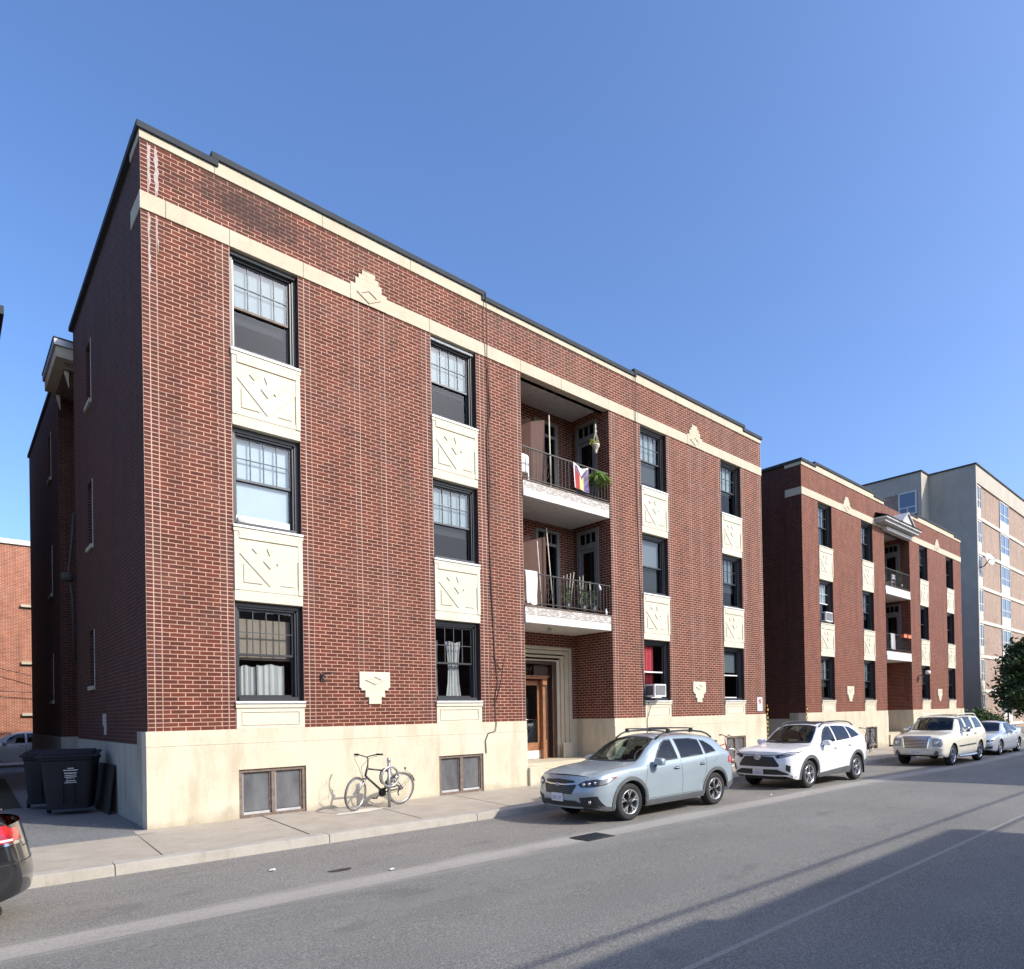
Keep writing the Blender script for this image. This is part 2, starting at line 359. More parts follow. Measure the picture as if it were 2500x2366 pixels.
def text_mesh(s, size, mat, loc, parent, name='lettering', rot=(R(90), 0, 0), ex=.001):
    cu = bpy.data.curves.new('t', 'FONT'); cu.body = s; cu.size = size; cu.extrude = ex; cu.align_x = 'CENTER'; cu.align_y = 'CENTER'
    to = bpy.data.objects.new('t', cu); COL.objects.link(to); bpy.context.view_layer.update()
    me = bpy.data.meshes.new_from_object(to.evaluated_get(bpy.context.evaluated_depsgraph_get())); bpy.data.objects.remove(to)
    o = bpy.data.objects.new(name, me); COL.objects.link(o); me.materials.clear(); me.materials.append(MATS[mat])
    root = Vector((0, 0, 0)); p = parent
    while p is not None: root += p.location; p = p.parent
    o.parent = parent; o.location = Vector(loc)-root; o.rotation_euler = rot; return o
def dz(x):
    t = min(1, max(0, (x-12)/14)); return -.13*t*t*(3-2*t)
# ------------------------------------------------------------------ ground, street
def strip(name, ys, x0, x1, mat, step=2., zf=None):        # ys: [(y, z)...] cross-section swept along x, following the fall of the street
    b = MB(); xs = [x0]
    while xs[-1] < x1: xs.append(min(x1, xs[-1]+step))
    for i in range(len(xs)-1):
        for j in range(len(ys)-1):
            (ya, za), (yb, zb) = ys[j], ys[j+1]; a, c = xs[i], xs[i+1]
            b.quad((a, yb, zb+dz(a)), (c, yb, zb+dz(c)), (c, ya, za+dz(c)), (a, ya, za+dz(a)), mat)
    return struct(b.build(name))
g = MB(); g.quad((-1500, -1500, -.62), (1500, -1500, -.62), (1500, 1500, -.62), (-1500, 1500, -.62), 'dirt'); struct(g.build('ground'))
strip('parking_lane', [(-2.60, -.200), (-5.34, -.196)], -40, 140, 'parking_asphalt')
strip('gutter', [(-5.34, -.194), (-5.56, -.200), (-5.80, -.194)], -40, 140, 'gutter_concrete')
strip('road', [(-5.80, -.196), (-8., -.15), (-10.3, -.13), (-14.2, -.2)], -40, 140, 'road_asphalt')
ln = MB()
for i in range(60):
    a = -20+i*2.; z = lambda q: -.1395+.009+dz(q)
    ln.quad((a, -10.39, z(a)), (a+2., -10.39, z(a+2.)), (a+2., -10.325, z(a+2.)), (a, -10.325, z(a)), 'gutter_concrete')
struct(ln.build('lane_marking'))
# opposite pavement (behind the camera line)
strip('opposite_pavement', [(-14.2, -.2), (-14.2, -.05), (-18.2, 0.)], -40, 140, 'sidewalk_concrete')
# kerb in lengths with open joints
kb = MB(); x = -40.35
while x < 120:
    a, c = x+.006, x+2.82-.006
    for (ya, za, yb, zb) in ((-2.68, -.24, -2.655, -.075), (-2.655, -.075, -2.62, -.058), (-2.62, -.058, -2.40, -.056)):
        kb.quad((a, yb, zb+dz(a)), (a, ya, za+dz(a)), (c, ya, za+dz(c)), (c, yb, zb+dz(c)), 'kerb_concrete')
    for q in (a, c): kb.add([(q, -2.68, -.24+dz(q)), (q, -2.655, -.075+dz(q)), (q, -2.62, -.058+dz(q)), (q, -2.40, -.056+dz(q)), (q, -2.4, -.24+dz(q))], [(0, 1, 2, 3, 4)], 'kerb_concrete')
    x += 2.82
struct(kb.build('kerb'))
# sidewalk slabs
sb = MB(); rs = random.Random(3); xs = [-.24-2.02*k for k in range(19, 0, -1)]+[-.24+2.02*k for k in range(60)]
sb.quad((-42, -2.4, -.16), (130, -2.4, -.30), (130, 1.8, -.25), (-42, 1.8, -.10), 'dirt')
for i in range(len(xs)-1):
    a, c = xs[i]+.011, xs[i+1]-.011; t0, t1 = rs.uniform(-.004, .004), rs.uniform(-.004, .004)
    ytop = -.47 if xs[i+1] < .1 else 0.0
    if ytop < 0: a2, c2 = a, c
    zt = lambda y, q, t: y*.0225+dz(q)+t
    yb = -2.385
    sk = -.05
    P = [(a+sk*2.4/2.4, yb, zt(yb, a, t0)), (c+sk, yb, zt(yb, c, t1)), (c, ytop, zt(ytop, c, t1)), (a, ytop, zt(ytop, a, t0))]
    sb.poly([(q[0], q[1], q[2]-.12) for q in P], (0, 0, .12), 'sidewalk_concrete')
struct(sb.build('sidewalk'))
pa = MB(); pa.add([(2.75, -.98, -.012), (3.35, -1.02, -.013), (3.9, -.78, -.008), (3.5, -.62, -.005), (2.95, -.70, -.006)], [(0, 1, 2, 3, 4)], 'pale_concrete')
struct(pa.build('pavement_patch'))
al = MB(); al.quad((-60, -.47, -.012), (0., -.47, -.012), (0., 12, -.004), (-60, 12, -.004), 'alley_asphalt')
al.quad((-60, 12, -.004), (20., 12, -.004), (20., 70, .1), (-60, 70, .1), 'alley_asphalt')
al.quad((-60, -2.39, -.06), (-40, -2.39, -.06), (-40, -.47, -.012), (-60, -.47, -.012), 'alley_asphalt')
al.quad((19.3, 0, -.10), (22.4, 0, -.12), (22.4, 40, -.12), (19.3, 40, -.10), 'alley_asphalt')
al.quad((41.6, 0, -.14), (140., 0, -.14), (140., 60, -.14), (41.6, 60, -.14), 'alley_asphalt')
struct(al.build('alley'))
gr = MB(); gr.quad((-8, 5.2, .004), (-1.25, 5.8, .004), (-1.0, 16, .03), (-8, 16, .03), 'grass_ground'); struct(gr.build('lawn'))
# patches on the road
rp = MB()
for cx, cy, sx, sy in ((1.25, -4.72, .16, .09), ):
    rp.add([(cx+sx*math.cos(t)*(1+.2*math.sin(3*t)), cy+sy*math.sin(t)*(1+.2*math.cos(2*t)), -.1925) for t in [k*math.pi/5 for k in range(10)]], [tuple(range(10))], 'iron')
struct(rp.build('asphalt_patch'))
dg = thing('storm_drain', 'dark iron drain grate set in the pale gutter strip by the blue car', 'drain', (5.0, -5.64, -.19))
b = MB(); b.box(4.70, 5.30, -5.86, -5.82, -.2, -.184, 'iron'); b.box(4.70, 5.30, -5.44, -5.40, -.2, -.184, 'iron'); b.box(4.70, 4.74, -5.82, -5.44, -.2, -.184, 'iron'); b.box(5.26, 5.30, -5.82, -5.44, -.2, -.184, 'iron')
b.build('frame', dg)
b = MB(); b.quad((4.74, -5.82, -.1925), (5.26, -5.82, -.1925), (5.26, -5.44, -.1925), (4.74, -5.44, -.1925), 'ink_black')
for k in range(7):
    xx = 4.765+k*.073; b.box(xx, xx+.030, -5.82, -5.44, -.1922, -.184, 'dark_metal')
b.build('grate', dg)
# crumbs of litter on the road
rl = random.Random(5)
for k, (lx, ly, la) in enumerate(((.62, -4.05, 'white paper scrap on the parking lane nearest the dark sedan'), (1.72, -5.25, 'crumpled white litter beside the pale gutter strip'), (11.3, -5.1, 'white litter scrap on the road between the blue car and the white car'), (5.9, -3.9, 'small pale litter under the front bumper of the blue car'))):
    b = MB(); pts = [(lx+.05*math.cos(t)*rl.uniform(.5, 1.2), ly+.035*math.sin(t)*rl.uniform(.5, 1.2), -.19+dz(lx)+rl.uniform(.004, .02)) for t in [q*math.pi/4 for q in range(8)]]
    b.add(pts+[(lx, ly, -.165+dz(lx))], [(i, (i+1) % 8, 8) for i in range(8)], 'plastic_white'); tag(b.build('litter'), la, 'litter', 'litter on the road')

# ------------------------------------------------------------------ apartment buildings
A_, W_, B_, R_, L_ = 1.3608, 1.2174, 5.4959, 8.0556, 19.3048
T1, T2, T3, T4, T5 = 4.0343, 7.2919, 10.5836, 10.8902, 11.79
S1, S2, S3, ZP = 2.1717, 5.4454, 8.7154, 1.6493
C_ = .0745; ST = .2256; HD = ST/2; DREV = .20; DW = .36; DREC = 1.6
ROW = ((S1, T1), (S2, T2), (S3, T3))

def wall_rect(b, x0, x1, z0, z1, kind, ux, y=0.):
    if x1-x0 < 1e-4 or z1-z0 < 1e-4: return
    b.quad((x0, y, z0), (x1, y, z0), (x1, y, z1), (x0, y, z1), kind, [(x0-ux, z0-ZP), (x1-ux, z0-ZP), (x1-ux, z1-ZP), (x0-ux, z1-ZP)])

def pier(b, X, x0, x1, z0, z1, field='brick_running', head='brick_header', mid=None):
    s = x1-x0; h = HD*s/(round(s/ST)*ST)
    wall_rect(b, X+x0, X+x0+2*h, z0, z1, head, X+x0); wall_rect(b, X+x1-2*h, X+x1, z0, z1, head, X+x1-2*h)
    if mid is None: wall_rect(b, X+x0+2*h, X+x1-2*h, z0, z1, field, X+x0)
    else:
        zo = mid; c = (x0+x1)/2; wall_rect(b, X+x0+2*h, X+x1-2*h, z0, zo, field, X+x0+2*h)
        a = x0+2*h; b1 = c-1.5*ST; b2 = c-ST; c1 = c+ST; c2 = c+1.5*ST
        wall_rect(b, X+a, X+b1, zo, z1, field, X+b1); wall_rect(b, X+b1, X+b2, zo, z1, head, X+b1); wall_rect(b, X+b2, X+c1, zo, z1, field, X+b2)
        wall_rect(b, X+c1, X+c2, zo, z1, head, X+c1); wall_rect(b, X+c2, X+x1-2*h, zo, z1, field, X+c2)

def carved_panel(b, x0, x1, z0, z1, mat='panel_stone'):
    y = -.012; b.box(x0, x1, y, .30, z0, z1, mat)
    w_ = x1-x0; h = z1-z0; f = lambda u, v: (x0+u*w_, z0+v*h)
    def rel(pts, t=.022): b.xz([f(*p) for p in pts], y-t, y-.001, mat)
    def line(p, q, t=.022, wd=.018):
        (ax, az), (bx, bz) = f(*p), f(*q); d = Vector((bx-ax, bz-az)).normalized(); n_ = Vector((-d.y, d.x))*wd/2
        b.xz([(ax+n_.x, az+n_.y), (ax-n_.x, az-n_.y), (bx-n_.x, bz-n_.y), (bx+n_.x, bz+n_.y)], y-t, y-.001, mat)
    # raised border, V-shaped field, stepped chevron and corner triangles, each a centimetre or two proud
    rel([(0, .155), (.067, .155), (.067, 1.), (0, 1.)], .020); rel([(.933, .155), (1, .155), (1, 1), (.933, 1)], .026)
    rel([(.067, .905), (.933, .905), (.933, 1), (.067, 1)], .034); rel([(.067, .155), (.933, .155), (.933, .235), (.067, .235)], .014)
    rel([(0, 0), (1, 0), (1, .15), (0, .15)], .006)
    rel([(.068, .69), (.51, .236), (.932, .66), (.932, .889), (.068, .889)], .017)
    rel([(.13, .27), (.39, .27), (.13, .54)], .018); rel([(.87, .27), (.87, .50), (.66, .27)], .016)
    y -= .017
    rel([(.245, .773), (.31, .71), (.40, .80), (.335, .865)], .020)
    rel([(.408, .609), (.506, .502), (.60, .594), (.627, .566), (.777, .742), (.755, .77), (.70, .70), (.53, .87), (.46, .80), (.50, .70)], .020)

def diamond(b, cx, cz, w_, h, y, mat):
    for s, t, q in ((1., 0., .018),):
        P = [(cx-w_, cz), (cx, cz-h), (cx+w_, cz), (cx, cz+h)]; Q = [(cx-w_*.62, cz), (cx, cz-h*.62), (cx+w_*.62, cz), (cx, cz+h*.62)]
        for i in range(4):
            j = (i+1) % 4; b.xz([P[i], P[j], Q[j], Q[i]], y-q, y-.001, mat)

def ornaments(b, X, c, mat='panel_stone'):
    c = X+c; y = -.03; zt = ZP+15.2*C_
    for hw, z0, z1 in ((.338, ZP+10.6*C_, zt), (.30, ZP+9.9*C_, ZP+10.6*C_), (.215, ZP+8*C_, ZP+9.9*C_), (.138, ZP+6.1*C_, ZP+8*C_)): b.box(c-hw, c+hw, y, .05, z0, z1, mat)
    diamond(b, c, ZP+12.9*C_, .22, .10, y, mat)
    for hw, z0, z1 in ((.40, T3, T4+.05), (.29, T4+.05, T4+.20), (.22, T4+.20, T4+.30), (.145, T4+.30, T4+.40)): b.box(c-hw, c+hw, -.032, .05, z0, z1, 'limestone')
    diamond(b, c, T3+.20, .27, .16, -.032, 'limestone')

def window(root, X, xa, xb, z0, z1, style, label=None):
    x0, x1 = X+xa, X+xb; f = MB(); k = 'black_frame'; y0, y1 = .12, .30
    jw = .075
    f.box(x0, x0+jw, y0, y1, z0, z1, k); f.box(x1-jw, x1, y0, y1, z0, z1, k); f.box(x0+jw, x1-jw, y0, y1, z1-.085, z1, k); f.box(x0+jw, x1-jw, y0-.05, y1, z0, z0+.075, k)
    # stepped inner stops, storm-window track on the sunny side
    f.box(x1-jw-.035, x1-jw, y0+.03, y1, z0+.075, z1-.085, k); f.box(x0+jw, x0+jw+.02, y0+.03, y1, z0+.075, z1-.085, k); f.box(x0+jw, x1-jw, y0+.03, y1, z1-.125, z1-.086, k)
    if style.get('track'):
        f.box(x0+.002, x0+.028, y0-.012, y0-.001, z0+.05, z1-.10, 'white_metal'); f.box(x0+jw, x0+jw+.016, y0+.01, y0+.029, z0+.08, z1-.15, 'white_metal')
    if style.get('awn'): f.box(x0+.03, x1-.03, y0-.05, y0-.001, z1-.075, z1-.03, style['awn'])
    fr = f.build('window', root, label=label)
    a, c = x0+jw+.021, x1-jw-.036; zb, zt = z0+.076, z1-.126; zm = zb+(zt-zb)*.48 if not style.get('mid') else zb+(zt-zb)*style['mid']
    op = style.get('open', 0.)
    s = MB(); q = .034; ys = .20
    for (za, zc, yy) in ((zm-.012, zt, ys), (zb+op, zm+.02, ys+.04)):
        if style.get('one') and za < zm-.02: pass
        s.box(a, a+q, yy, yy+.035, za, zc, k); s.box(c-q, c, yy, yy+.035, za, zc, k); s.box(a+q, c-q, yy, yy+.035, zc-q, zc, k); s.box(a+q, c-q, yy, yy+.035, za, za+.042, style.get('rail', k))
    if style.get('grid', True):
        for i in (1, 2, 3):
            xx = a+q+(c-a-2*q)*i/4; s.box(xx-.0075, xx+.0075, ys-.004, ys+.02, zm+.03, zt-q, style.get('mun', 'dark_metal'))
        zz = (zm+.03+zt-q)/2; s.box(a+q, c-q, ys-.0035, ys+.0195, zz-.0075, zz+.0075, style.get('mun', 'dark_metal'))
    s.build('sash', fr)
    gl = style.get('glass', 'pane_glass')
    for (za, zc, yy) in ((zm+.03, zt-q, ys+.017), (zb+op+.042, zm-.014, ys+.057)):
        p = MB(); p.quad((a+q, yy, za), (c-q, yy, za), (c-q, yy, zc), (a+q, yy, zc), gl if yy < .23 or style.get('clear') else 'screened_pane'); p.build('pane', fr)
    # shades and curtains hang behind the glass
    for (nm, mt, u0, u1, v0, v1, dp) in style.get('shade', ()):
        p = MB(); xa_, xb_ = a+(c-a)*u0, a+(c-a)*u1; za, zc = zb+(zt-zb)*v0, zb+(zt-zb)*v1
        if nm == 'curtain':
            n_ = 28; pr = random.Random(int(x0*10+za*7)); ph = pr.random()*6
            V = []; Fs = []
            for j in range(5):
                t = j/4; pin = 1-.25*math.sin(math.pi*t)*style.get('pinch', 0.)
                for i in range(n_+1):
                    u = i/n_; V.append((xa_+(xb_-xa_)*((u-.5)*pin+.5), ys+dp+.022*math.sin(u*26+ph)+.012*math.sin(u*61+ph*2), za+(zc-za)*t+(.018*math.sin(u*9+ph) if j == 4 else 0)))
            for j in range(4):
                for i in range(n_): Fs.append((j*(n_+1)+i, j*(n_+1)+i+1, (j+1)*(n_+1)+i+1, (j+1)*(n_+1)+i))
            p.add(V, Fs, mt, smooth=True)
        else:
            p.box(xa_, xb_, ys+dp, ys+dp+.004, za, zc, mt); p.box(xa_, xb_, ys+dp-.006, ys+dp+.009, za-.001, za+.022, mt)
        p.build(nm, fr)
    return fr

def apartment(X, name, label, styles, side_windows, rear, var):
    root = thing(name, label, 'building', (X, 0, 0))
    # brick front
    b = MB(); mid = ZP+15.2*C_
    br, bh = ('brick_running', 'brick_header') if var == 0 else ('brick_far', 'brick_far')
    pr = [(0, A_, None), (A_+W_, B_, mid), (B_+W_, R_, None), (L_-R_, L_-B_-W_, None), (L_-B_, L_-A_-W_, mid), (L_-A_, L_, None)]
    for x0, x1, mm in pr: pier(b, X, x0, x1, ZP, T3, br, bh, mm)
    # parapet brick
    h2 = 2*HD
    wall_rect(b, X, X+h2, T4, T5, bh, X); wall_rect(b, X+h2, X+L_-h2, T4, T5, br, X); wall_rect(b, X+L_-h2, X+L_, T4, T5, bh, X+L_-h2)
    # reveals of every opening + lintel backing
    for x0, x1 in ((A_, A_+W_), (B_, B_+W_), (L_-B_-W_, L_-B_), (L_-A_-W_, L_-A_)):
        for z0, z1 in ROW:
            a, c = X+x0, X+x1
            b.quad((a, 0, z0), (a, DW, z0), (a, DW, z1), (a, 0, z1), 'reveal_brick'); b.quad((c, DW, z0), (c, 0, z0), (c, 0, z1), (c, DW, z1), 'reveal_brick')
    b.build('brick_front', root, uvo=(X, ZP))
    if var == 0:
        r_ = random.Random(8)
        for (cx_, z0_, z1_, w_) in ((.13, 10.95, 11.74, .045), (.235, 10.90, 11.72, .06), (.12, 9.35, 10.56, .035), (.235, 9.9, 10.56, .022)):
            q = MB(); P = []; Q = []; k_ = 16
            for i in range(k_+1):
                z_ = z0_+(z1_-z0_)*i/k_; c0 = cx_+r_.uniform(-.012, .012); h_ = w_*r_.uniform(.25, .6)*(min(1, (i+.5)/4)); P.append((c0-h_, z_)); Q.append((c0+h_, z_))
            for i in range(k_): q.quad((P[i][0], -.003, P[i][1]), (Q[i][0], -.003, Q[i][1]), (Q[i+1][0], -.003, Q[i+1][1]), (P[i+1][0], -.003, P[i+1][1]), 'smear')
            q.build('mortar_smear', root)
    # stone plinth (with openings for the basement windows and the entrance)
    p = MB(); y0 = -.035; y1 = .32; sm = 'painted_stone'
    bw = ((A_+.02, A_+W_+.0), (B_+.025, B_+W_+.005), (L_-B_-W_-.005, L_-B_-.025), (L_-A_-W_, L_-A_-.02))
    def plin(x0, x1, ops):
        xs = x0
        for (oa, ob) in ops: p.box(X+xs, X+oa, y0, y1, -.35, ZP-.25, sm); p.box(X+oa, X+ob, y0, y1, .90, ZP-.25, sm); xs = ob
        p.box(X+xs, X+x1, y0, y1, -.35, ZP-.25, sm)
        p.box(X+x0, X+x1, y0+.014, y1, ZP-.25, ZP, sm)
        q = x0+1.15
        p.box(X+x0, X+x1, y0-.006, y0, ZP-.262, ZP-.240, sm)
    plin(0-.035, R_, bw[:2]); plin(L_-R_, L_+.035, bw[2:])
    pieces(p, 'stone_base', root, bevel=.008)
    for i, (oa, ob) in enumerate(bw):
        f = MB(); a, c = X+oa, X+ob; k = 'old_frame'
        f.box(a, a+.06, .0, .10, 0, .9, k); f.box(c-.06, c, 0, .10, 0, .9, k); f.box(a+.06, c-.06, 0, .10, .84, .9, k); f.box(a+.06, c-.06, 0, .10, 0, .055, k); m_ = (a+c)/2; f.box(m_-.03, m_+.03, -.004, .10, .055, .84, k)
        for (u, v_) in ((a+.06, m_-.03), (m_+.03, c-.06)):
            f.box(u, u+.035, .03, .075, .055, .84, 'old_frame' if (i+X) % 2 else 'grey_metal'); f.box(v_-.03, v_, .03, .075, .055, .84, 'old_frame'); f.box(u+.035, v_-.03, .03, .075, .055, .10, 'cap_grey')
        fr = f.build('basement_window', root)
        g_ = MB(); g_.box(a+.095, m_-.06, .05, .055, .11, .84, 'dusty_pane'); g_.build('pane', fr); g_ = MB(); g_.box(m_+.065, c-.09, .05, .055, .11, .84, 'dusty_pane'); g_.build('pane', fr)
    # stone bands
    s = MB(); js = [0-.018, .36, A_+.0, A_+W_+.10, 3.70, 4.36, B_-.03, B_+W_+.25, R_, R_+1.05, R_+1.38, L_-R_, L_-B_-W_-.12, L_-B_+.05, L_-4.37, L_-3.69, L_-A_-W_-.1, L_-A_+.03, L_+.018]
    for i in range(len(js)-1): s.box(X+js[i]+.003, X+js[i+1]-.003, -.022, .34, T3, T4, 'limestone')
    pieces(s, 'stone_band', root, bevel=.004)
    s = MB()
    if var == 0: seg = [(0, 1.13, .13), (1.13, 6.95, .245), (6.95, 12.37, .13), (12.37, 18.18, .245), (18.18, L_, .13)]
    else: seg = [(0, 1.13, .13), (1.13, 6.95, .245), (6.95, 8.05, .13), (11.2, 12.37, .13), (12.37, 18.18, .245), (18.18, L_, .13)]
    cpm = MB()
    for x0, x1, h in seg:
        n_ = max(1, round((x1-x0)/1.95))
        for i in range(n_):
            u0, u1 = x0+(x1-x0)*i/n_, x0+(x1-x0)*(i+1)/n_; s.box(X+u0+.003-(.018 if u0 == 0 else 0), X+u1-.003+(.018 if u1 == L_ else 0), -.03, .30, T5, T5+h, 'limestone')
        cpm.box(X+x0-.055, X+x1+.055, -.07, .36, T5+h+.012, T5+h+.125, 'coping_metal'); cpm.box(X+x0-.03, X+x1+.03, -.05, .33, T5+h+.001, T5+h+.011, 'black_frame')
    pieces(s, 'parapet_stone', root, bevel=.004); pieces(cpm, 'metal_coping', root, bevel=.012)
    o = MB(); ornaments(o, X, 4.03); ornaments(o, X, L_-4.03); pieces(o, 'carved_ornament', root, bevel=.004)
    # panels, sills, windows
    cols = ((A_, A_+W_), (B_, B_+W_), (L_-B_-W_, L_-B_), (L_-A_-W_, L_-A_))
    for ci, (x0, x1) in enumerate(cols):
        for (z0, z1) in ((T1, S2-.055), (T2, S3-.055)):
            q = MB(); carved_panel(q, X+x0+.002, X+x1-.002, z0, z1-.075); q.box(X+x0-.012, X+x1+.012, -.045, .30, z1-.073, z1-.012, 'panel_stone'); q.build('carved_panel', root)
        q = MB(); q.box(X+x0+.002, X+x1-.002, -.02, .30, ZP+.002, S1-.13, 'panel_stone'); q.box(X+x0-.012, X+x1+.012, -.045, .30, S1-.128, S1-.067, 'panel_stone')
        za, zb = ZP+.07, S1-.21; a, c = X+x0+.09, X+x1-.09
        q.xz([(a, za), (c, za), (c, za+.02), (a, za+.02)], -.032, -.0205, 'panel_stone'); q.xz([(a, zb), (c, zb), (c, zb+.02), (a, zb+.02)], -.036, -.0205, 'panel_stone')
        q.xz([(a, za+.02), (a+.02, za+.02), (a+.02, zb), (a, zb)], -.032, -.0205, 'panel_stone'); q.xz([(c-.02, za+.02), (c, za+.02), (c, zb), (c-.02, zb)], -.036, -.0205, 'panel_stone')
        q.build('window_apron', root)
        q = MB()
        for (z0, z1) in ROW: q.box(X+x0-.015, X+x1+.015, -.055, .119, z0-.05, z0-.008, 'white_metal' if var == 0 else 'panel_stone')
        pieces(q, 'window_sill', root, bevel=.005)
        for ri, (z0, z1) in enumerate(ROW):
            window(root, X, x0, x1, z0, z1, styles.get((ci, ri), styles['def']))
    # side, rear and inner shell
    sd = MB(); H = T5+.13; yb = 20.
    sm2 = 'brick_side_shaded'
    def side(xs, sgn, yend):
        xw = X+xs
        def wq(y0, y1, z0, z1, xx, mt=sm2):
            if sgn < 0: sd.quad((xx, y1, z0), (xx, y0, z0), (xx, y0, z1), (xx, y1, z1), mt)
            else: sd.quad((xx, y0, z0), (xx, y1, z0), (xx, y1, z1), (xx, y0, z1), mt)
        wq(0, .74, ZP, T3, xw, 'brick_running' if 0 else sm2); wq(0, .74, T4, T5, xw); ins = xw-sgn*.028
        wins = side_windows if sgn < 0 else []
        ys = .74
        for (ya, yb_, zs) in wins+[(yend, yend, [])]:
            wq(ys, ya, -.35, H, ins)
            if ya != yb_:
                zz = -.35
                for (z0, z1) in zs:
                    wq(ya, yb_, zz, z0, ins); zz = z1
                    d = .22*-sgn; sd.quad((ins, ya, z0), (ins+d, ya, z0), (ins+d, ya, z1), (ins, ya, z1), sm2); sd.quad((ins+d, yb_, z0), (ins, yb_, z0), (ins, yb_, z1), (ins+d, yb_, z1), sm2)
                    sd.quad((ins, ya, z1), (ins+d, ya, z1), (ins+d, yb_, z1), (ins, yb_, z1), sm2); sd.quad((ins, ya, z0), (ins, yb_, z0), (ins+d, yb_, z0), (ins+d, ya, z0), sm2)
                wq(ya, yb_, zz, H, ins)
            ys = yb_
        return ins
    ins0 = side(0, -1, 8.36); side(L_, 1, 20.)
    sd.quad((X+1.5, 8.36, -.3), (X+.028, 8.36, -.3), (X+.028, 8.36, H), (X+1.5, 8.36, H), sm2)         # light well
    sd.quad((X+1.5, 11.3, -.3), (X+1.5, 8.36, -.3), (X+1.5, 8.36, H), (X+1.5, 11.3, H), sm2)
    sd.quad((X, 11.3, -.3), (X+1.5, 11.3, -.3), (X+1.5, 11.3, H), (X, 11.3, H), sm2)
    for (ya, yb_) in ((11.3, 13.1), (13.1, 13.75), (13.75, 20.)):
        if yb_ == 13.75:
            zz = -.3
            for (z0, z1) in ((2.5, 3.95), (5.8, 7.3), (9.4, 10.8)):
                sd.quad((X, yb_, zz), (X, ya, zz), (X, ya, z0), (X, yb_, z0), sm2); zz = z1
                for yy in (ya, yb_): sd.quad((X, yy, z0), (X+.2, yy, z0), (X+.2, yy, z1), (X, yy, z1), sm2)
                sd.quad((X, ya, z0), (X, yb_, z0), (X+.2, yb_, z0), (X+.2, ya, z0), sm2)
            sd.quad((X, yb_, zz), (X, ya, zz), (X, ya, H), (X, yb_, H), sm2)
        else: sd.quad((X, yb_, -.3), (X, ya, -.3), (X, ya, H), (X, yb_, H), sm2)
    sd.quad((X+L_-.028, 20, -.3), (X, 20, -.3), (X, 20, H), (X+L_-.028, 20, H), sm2)
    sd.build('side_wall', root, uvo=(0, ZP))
    for (ya, yb_, zs) in side_windows+[(13.1, 13.75, ((2.5, 3.95), (5.8, 7.3), (9.4, 10.8)))]:
        for (z0, z1) in zs:
            xi = X+(.03 if ya < 9 else 0)
            f = MB(); x0_, x1_ = xi+.14, xi+.20
            f.box(x0_, x1_, ya+.002, ya+.05, z0+.002, z1-.002, 'old_frame'); f.box(x0_, x1_, yb_-.05, yb_-.002, z0+.002, z1-.002, 'old_frame'); f.box(x0_, x1_, ya+.05, yb_-.05, z1-.06, z1-.002, 'old_frame'); f.box(x0_, x1_, ya+.05, yb_-.05, z0+.002, z0+.06, 'old_frame'); f.box(x0_, x1_, ya+.05, yb_-.05, (z0+z1)/2-.02, (z0+z1)/2+.02, 'old_frame')
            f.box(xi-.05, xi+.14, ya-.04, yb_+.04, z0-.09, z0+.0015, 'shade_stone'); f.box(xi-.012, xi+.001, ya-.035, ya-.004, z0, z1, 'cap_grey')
            fr = f.build('side_window', root); g_ = MB(); g_.box(xi+.165, xi+.17, ya+.05, yb_-.05, z0+.06, z1-.06, 'dusty_pane'); g_.build('pane', fr)
    # side stone: base and returns of the bands
    q = MB()
    for sx in (-1, 1):
        xo = X if sx < 0 else X+L_
        def bx(a, c, *r):
            if sx < 0: q.box(xo+a, xo+c, *r)
            else: q.box(xo-c, xo-a, *r)
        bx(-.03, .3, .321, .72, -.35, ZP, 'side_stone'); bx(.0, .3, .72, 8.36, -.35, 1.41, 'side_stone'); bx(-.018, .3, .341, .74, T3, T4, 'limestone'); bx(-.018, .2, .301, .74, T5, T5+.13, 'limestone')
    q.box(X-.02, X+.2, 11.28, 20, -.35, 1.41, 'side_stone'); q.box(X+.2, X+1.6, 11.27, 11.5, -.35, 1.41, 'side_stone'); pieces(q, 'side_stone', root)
    q = MB(); q.box(X-.06, X+.36, .361, 8.40, T5+.14, T5+.255, 'coping_metal'); q.box(X-.05, X+.4, 11.25, 20.05, T5+.14, T5+.26, 'coping_metal'); q.box(X+L_-.36, X+L_+.06, .361, 20.05, T5+.14, T5+.28, 'coping_metal'); pieces(q, 'side_coping', root, bevel=.01)
    if rear:
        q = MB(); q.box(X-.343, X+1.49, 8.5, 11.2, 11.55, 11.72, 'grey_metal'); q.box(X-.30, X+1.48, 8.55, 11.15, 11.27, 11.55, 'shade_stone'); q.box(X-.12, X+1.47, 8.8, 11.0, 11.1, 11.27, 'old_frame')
        for yy in (8.9, 10.7): q.poly([(X+.0, yy, 11.1), (X-.10, yy, 11.1), (X+.0, yy, 10.7)], (0, .12, 0), 'shade_stone')
        q.box(X-.36, X+1.49, 8.48, 11.22, 11.722, 11.75, 'coping_metal'); q.build('light_well_canopy', root, bevel=.008)
    # roof, floors, back partition of the rooms
    q = MB(); q.box(X+.21, X+L_-.21, .36, 8.3, T5-.35, T5-.25, 'roof_dark'); q.box(X+1.55, X+L_-.21, 8.3, 19.9, T5-.35, T5-.25, 'roof_dark'); q.box(X+.21, X+1.55, 11.4, 19.9, T5-.35, T5-.25, 'roof_dark'); q.build('flat_roof', root)
    q = MB()
    q.box(X+.25, X+L_-.25, .345, .36, T4, T5-.26, 'room_dark')
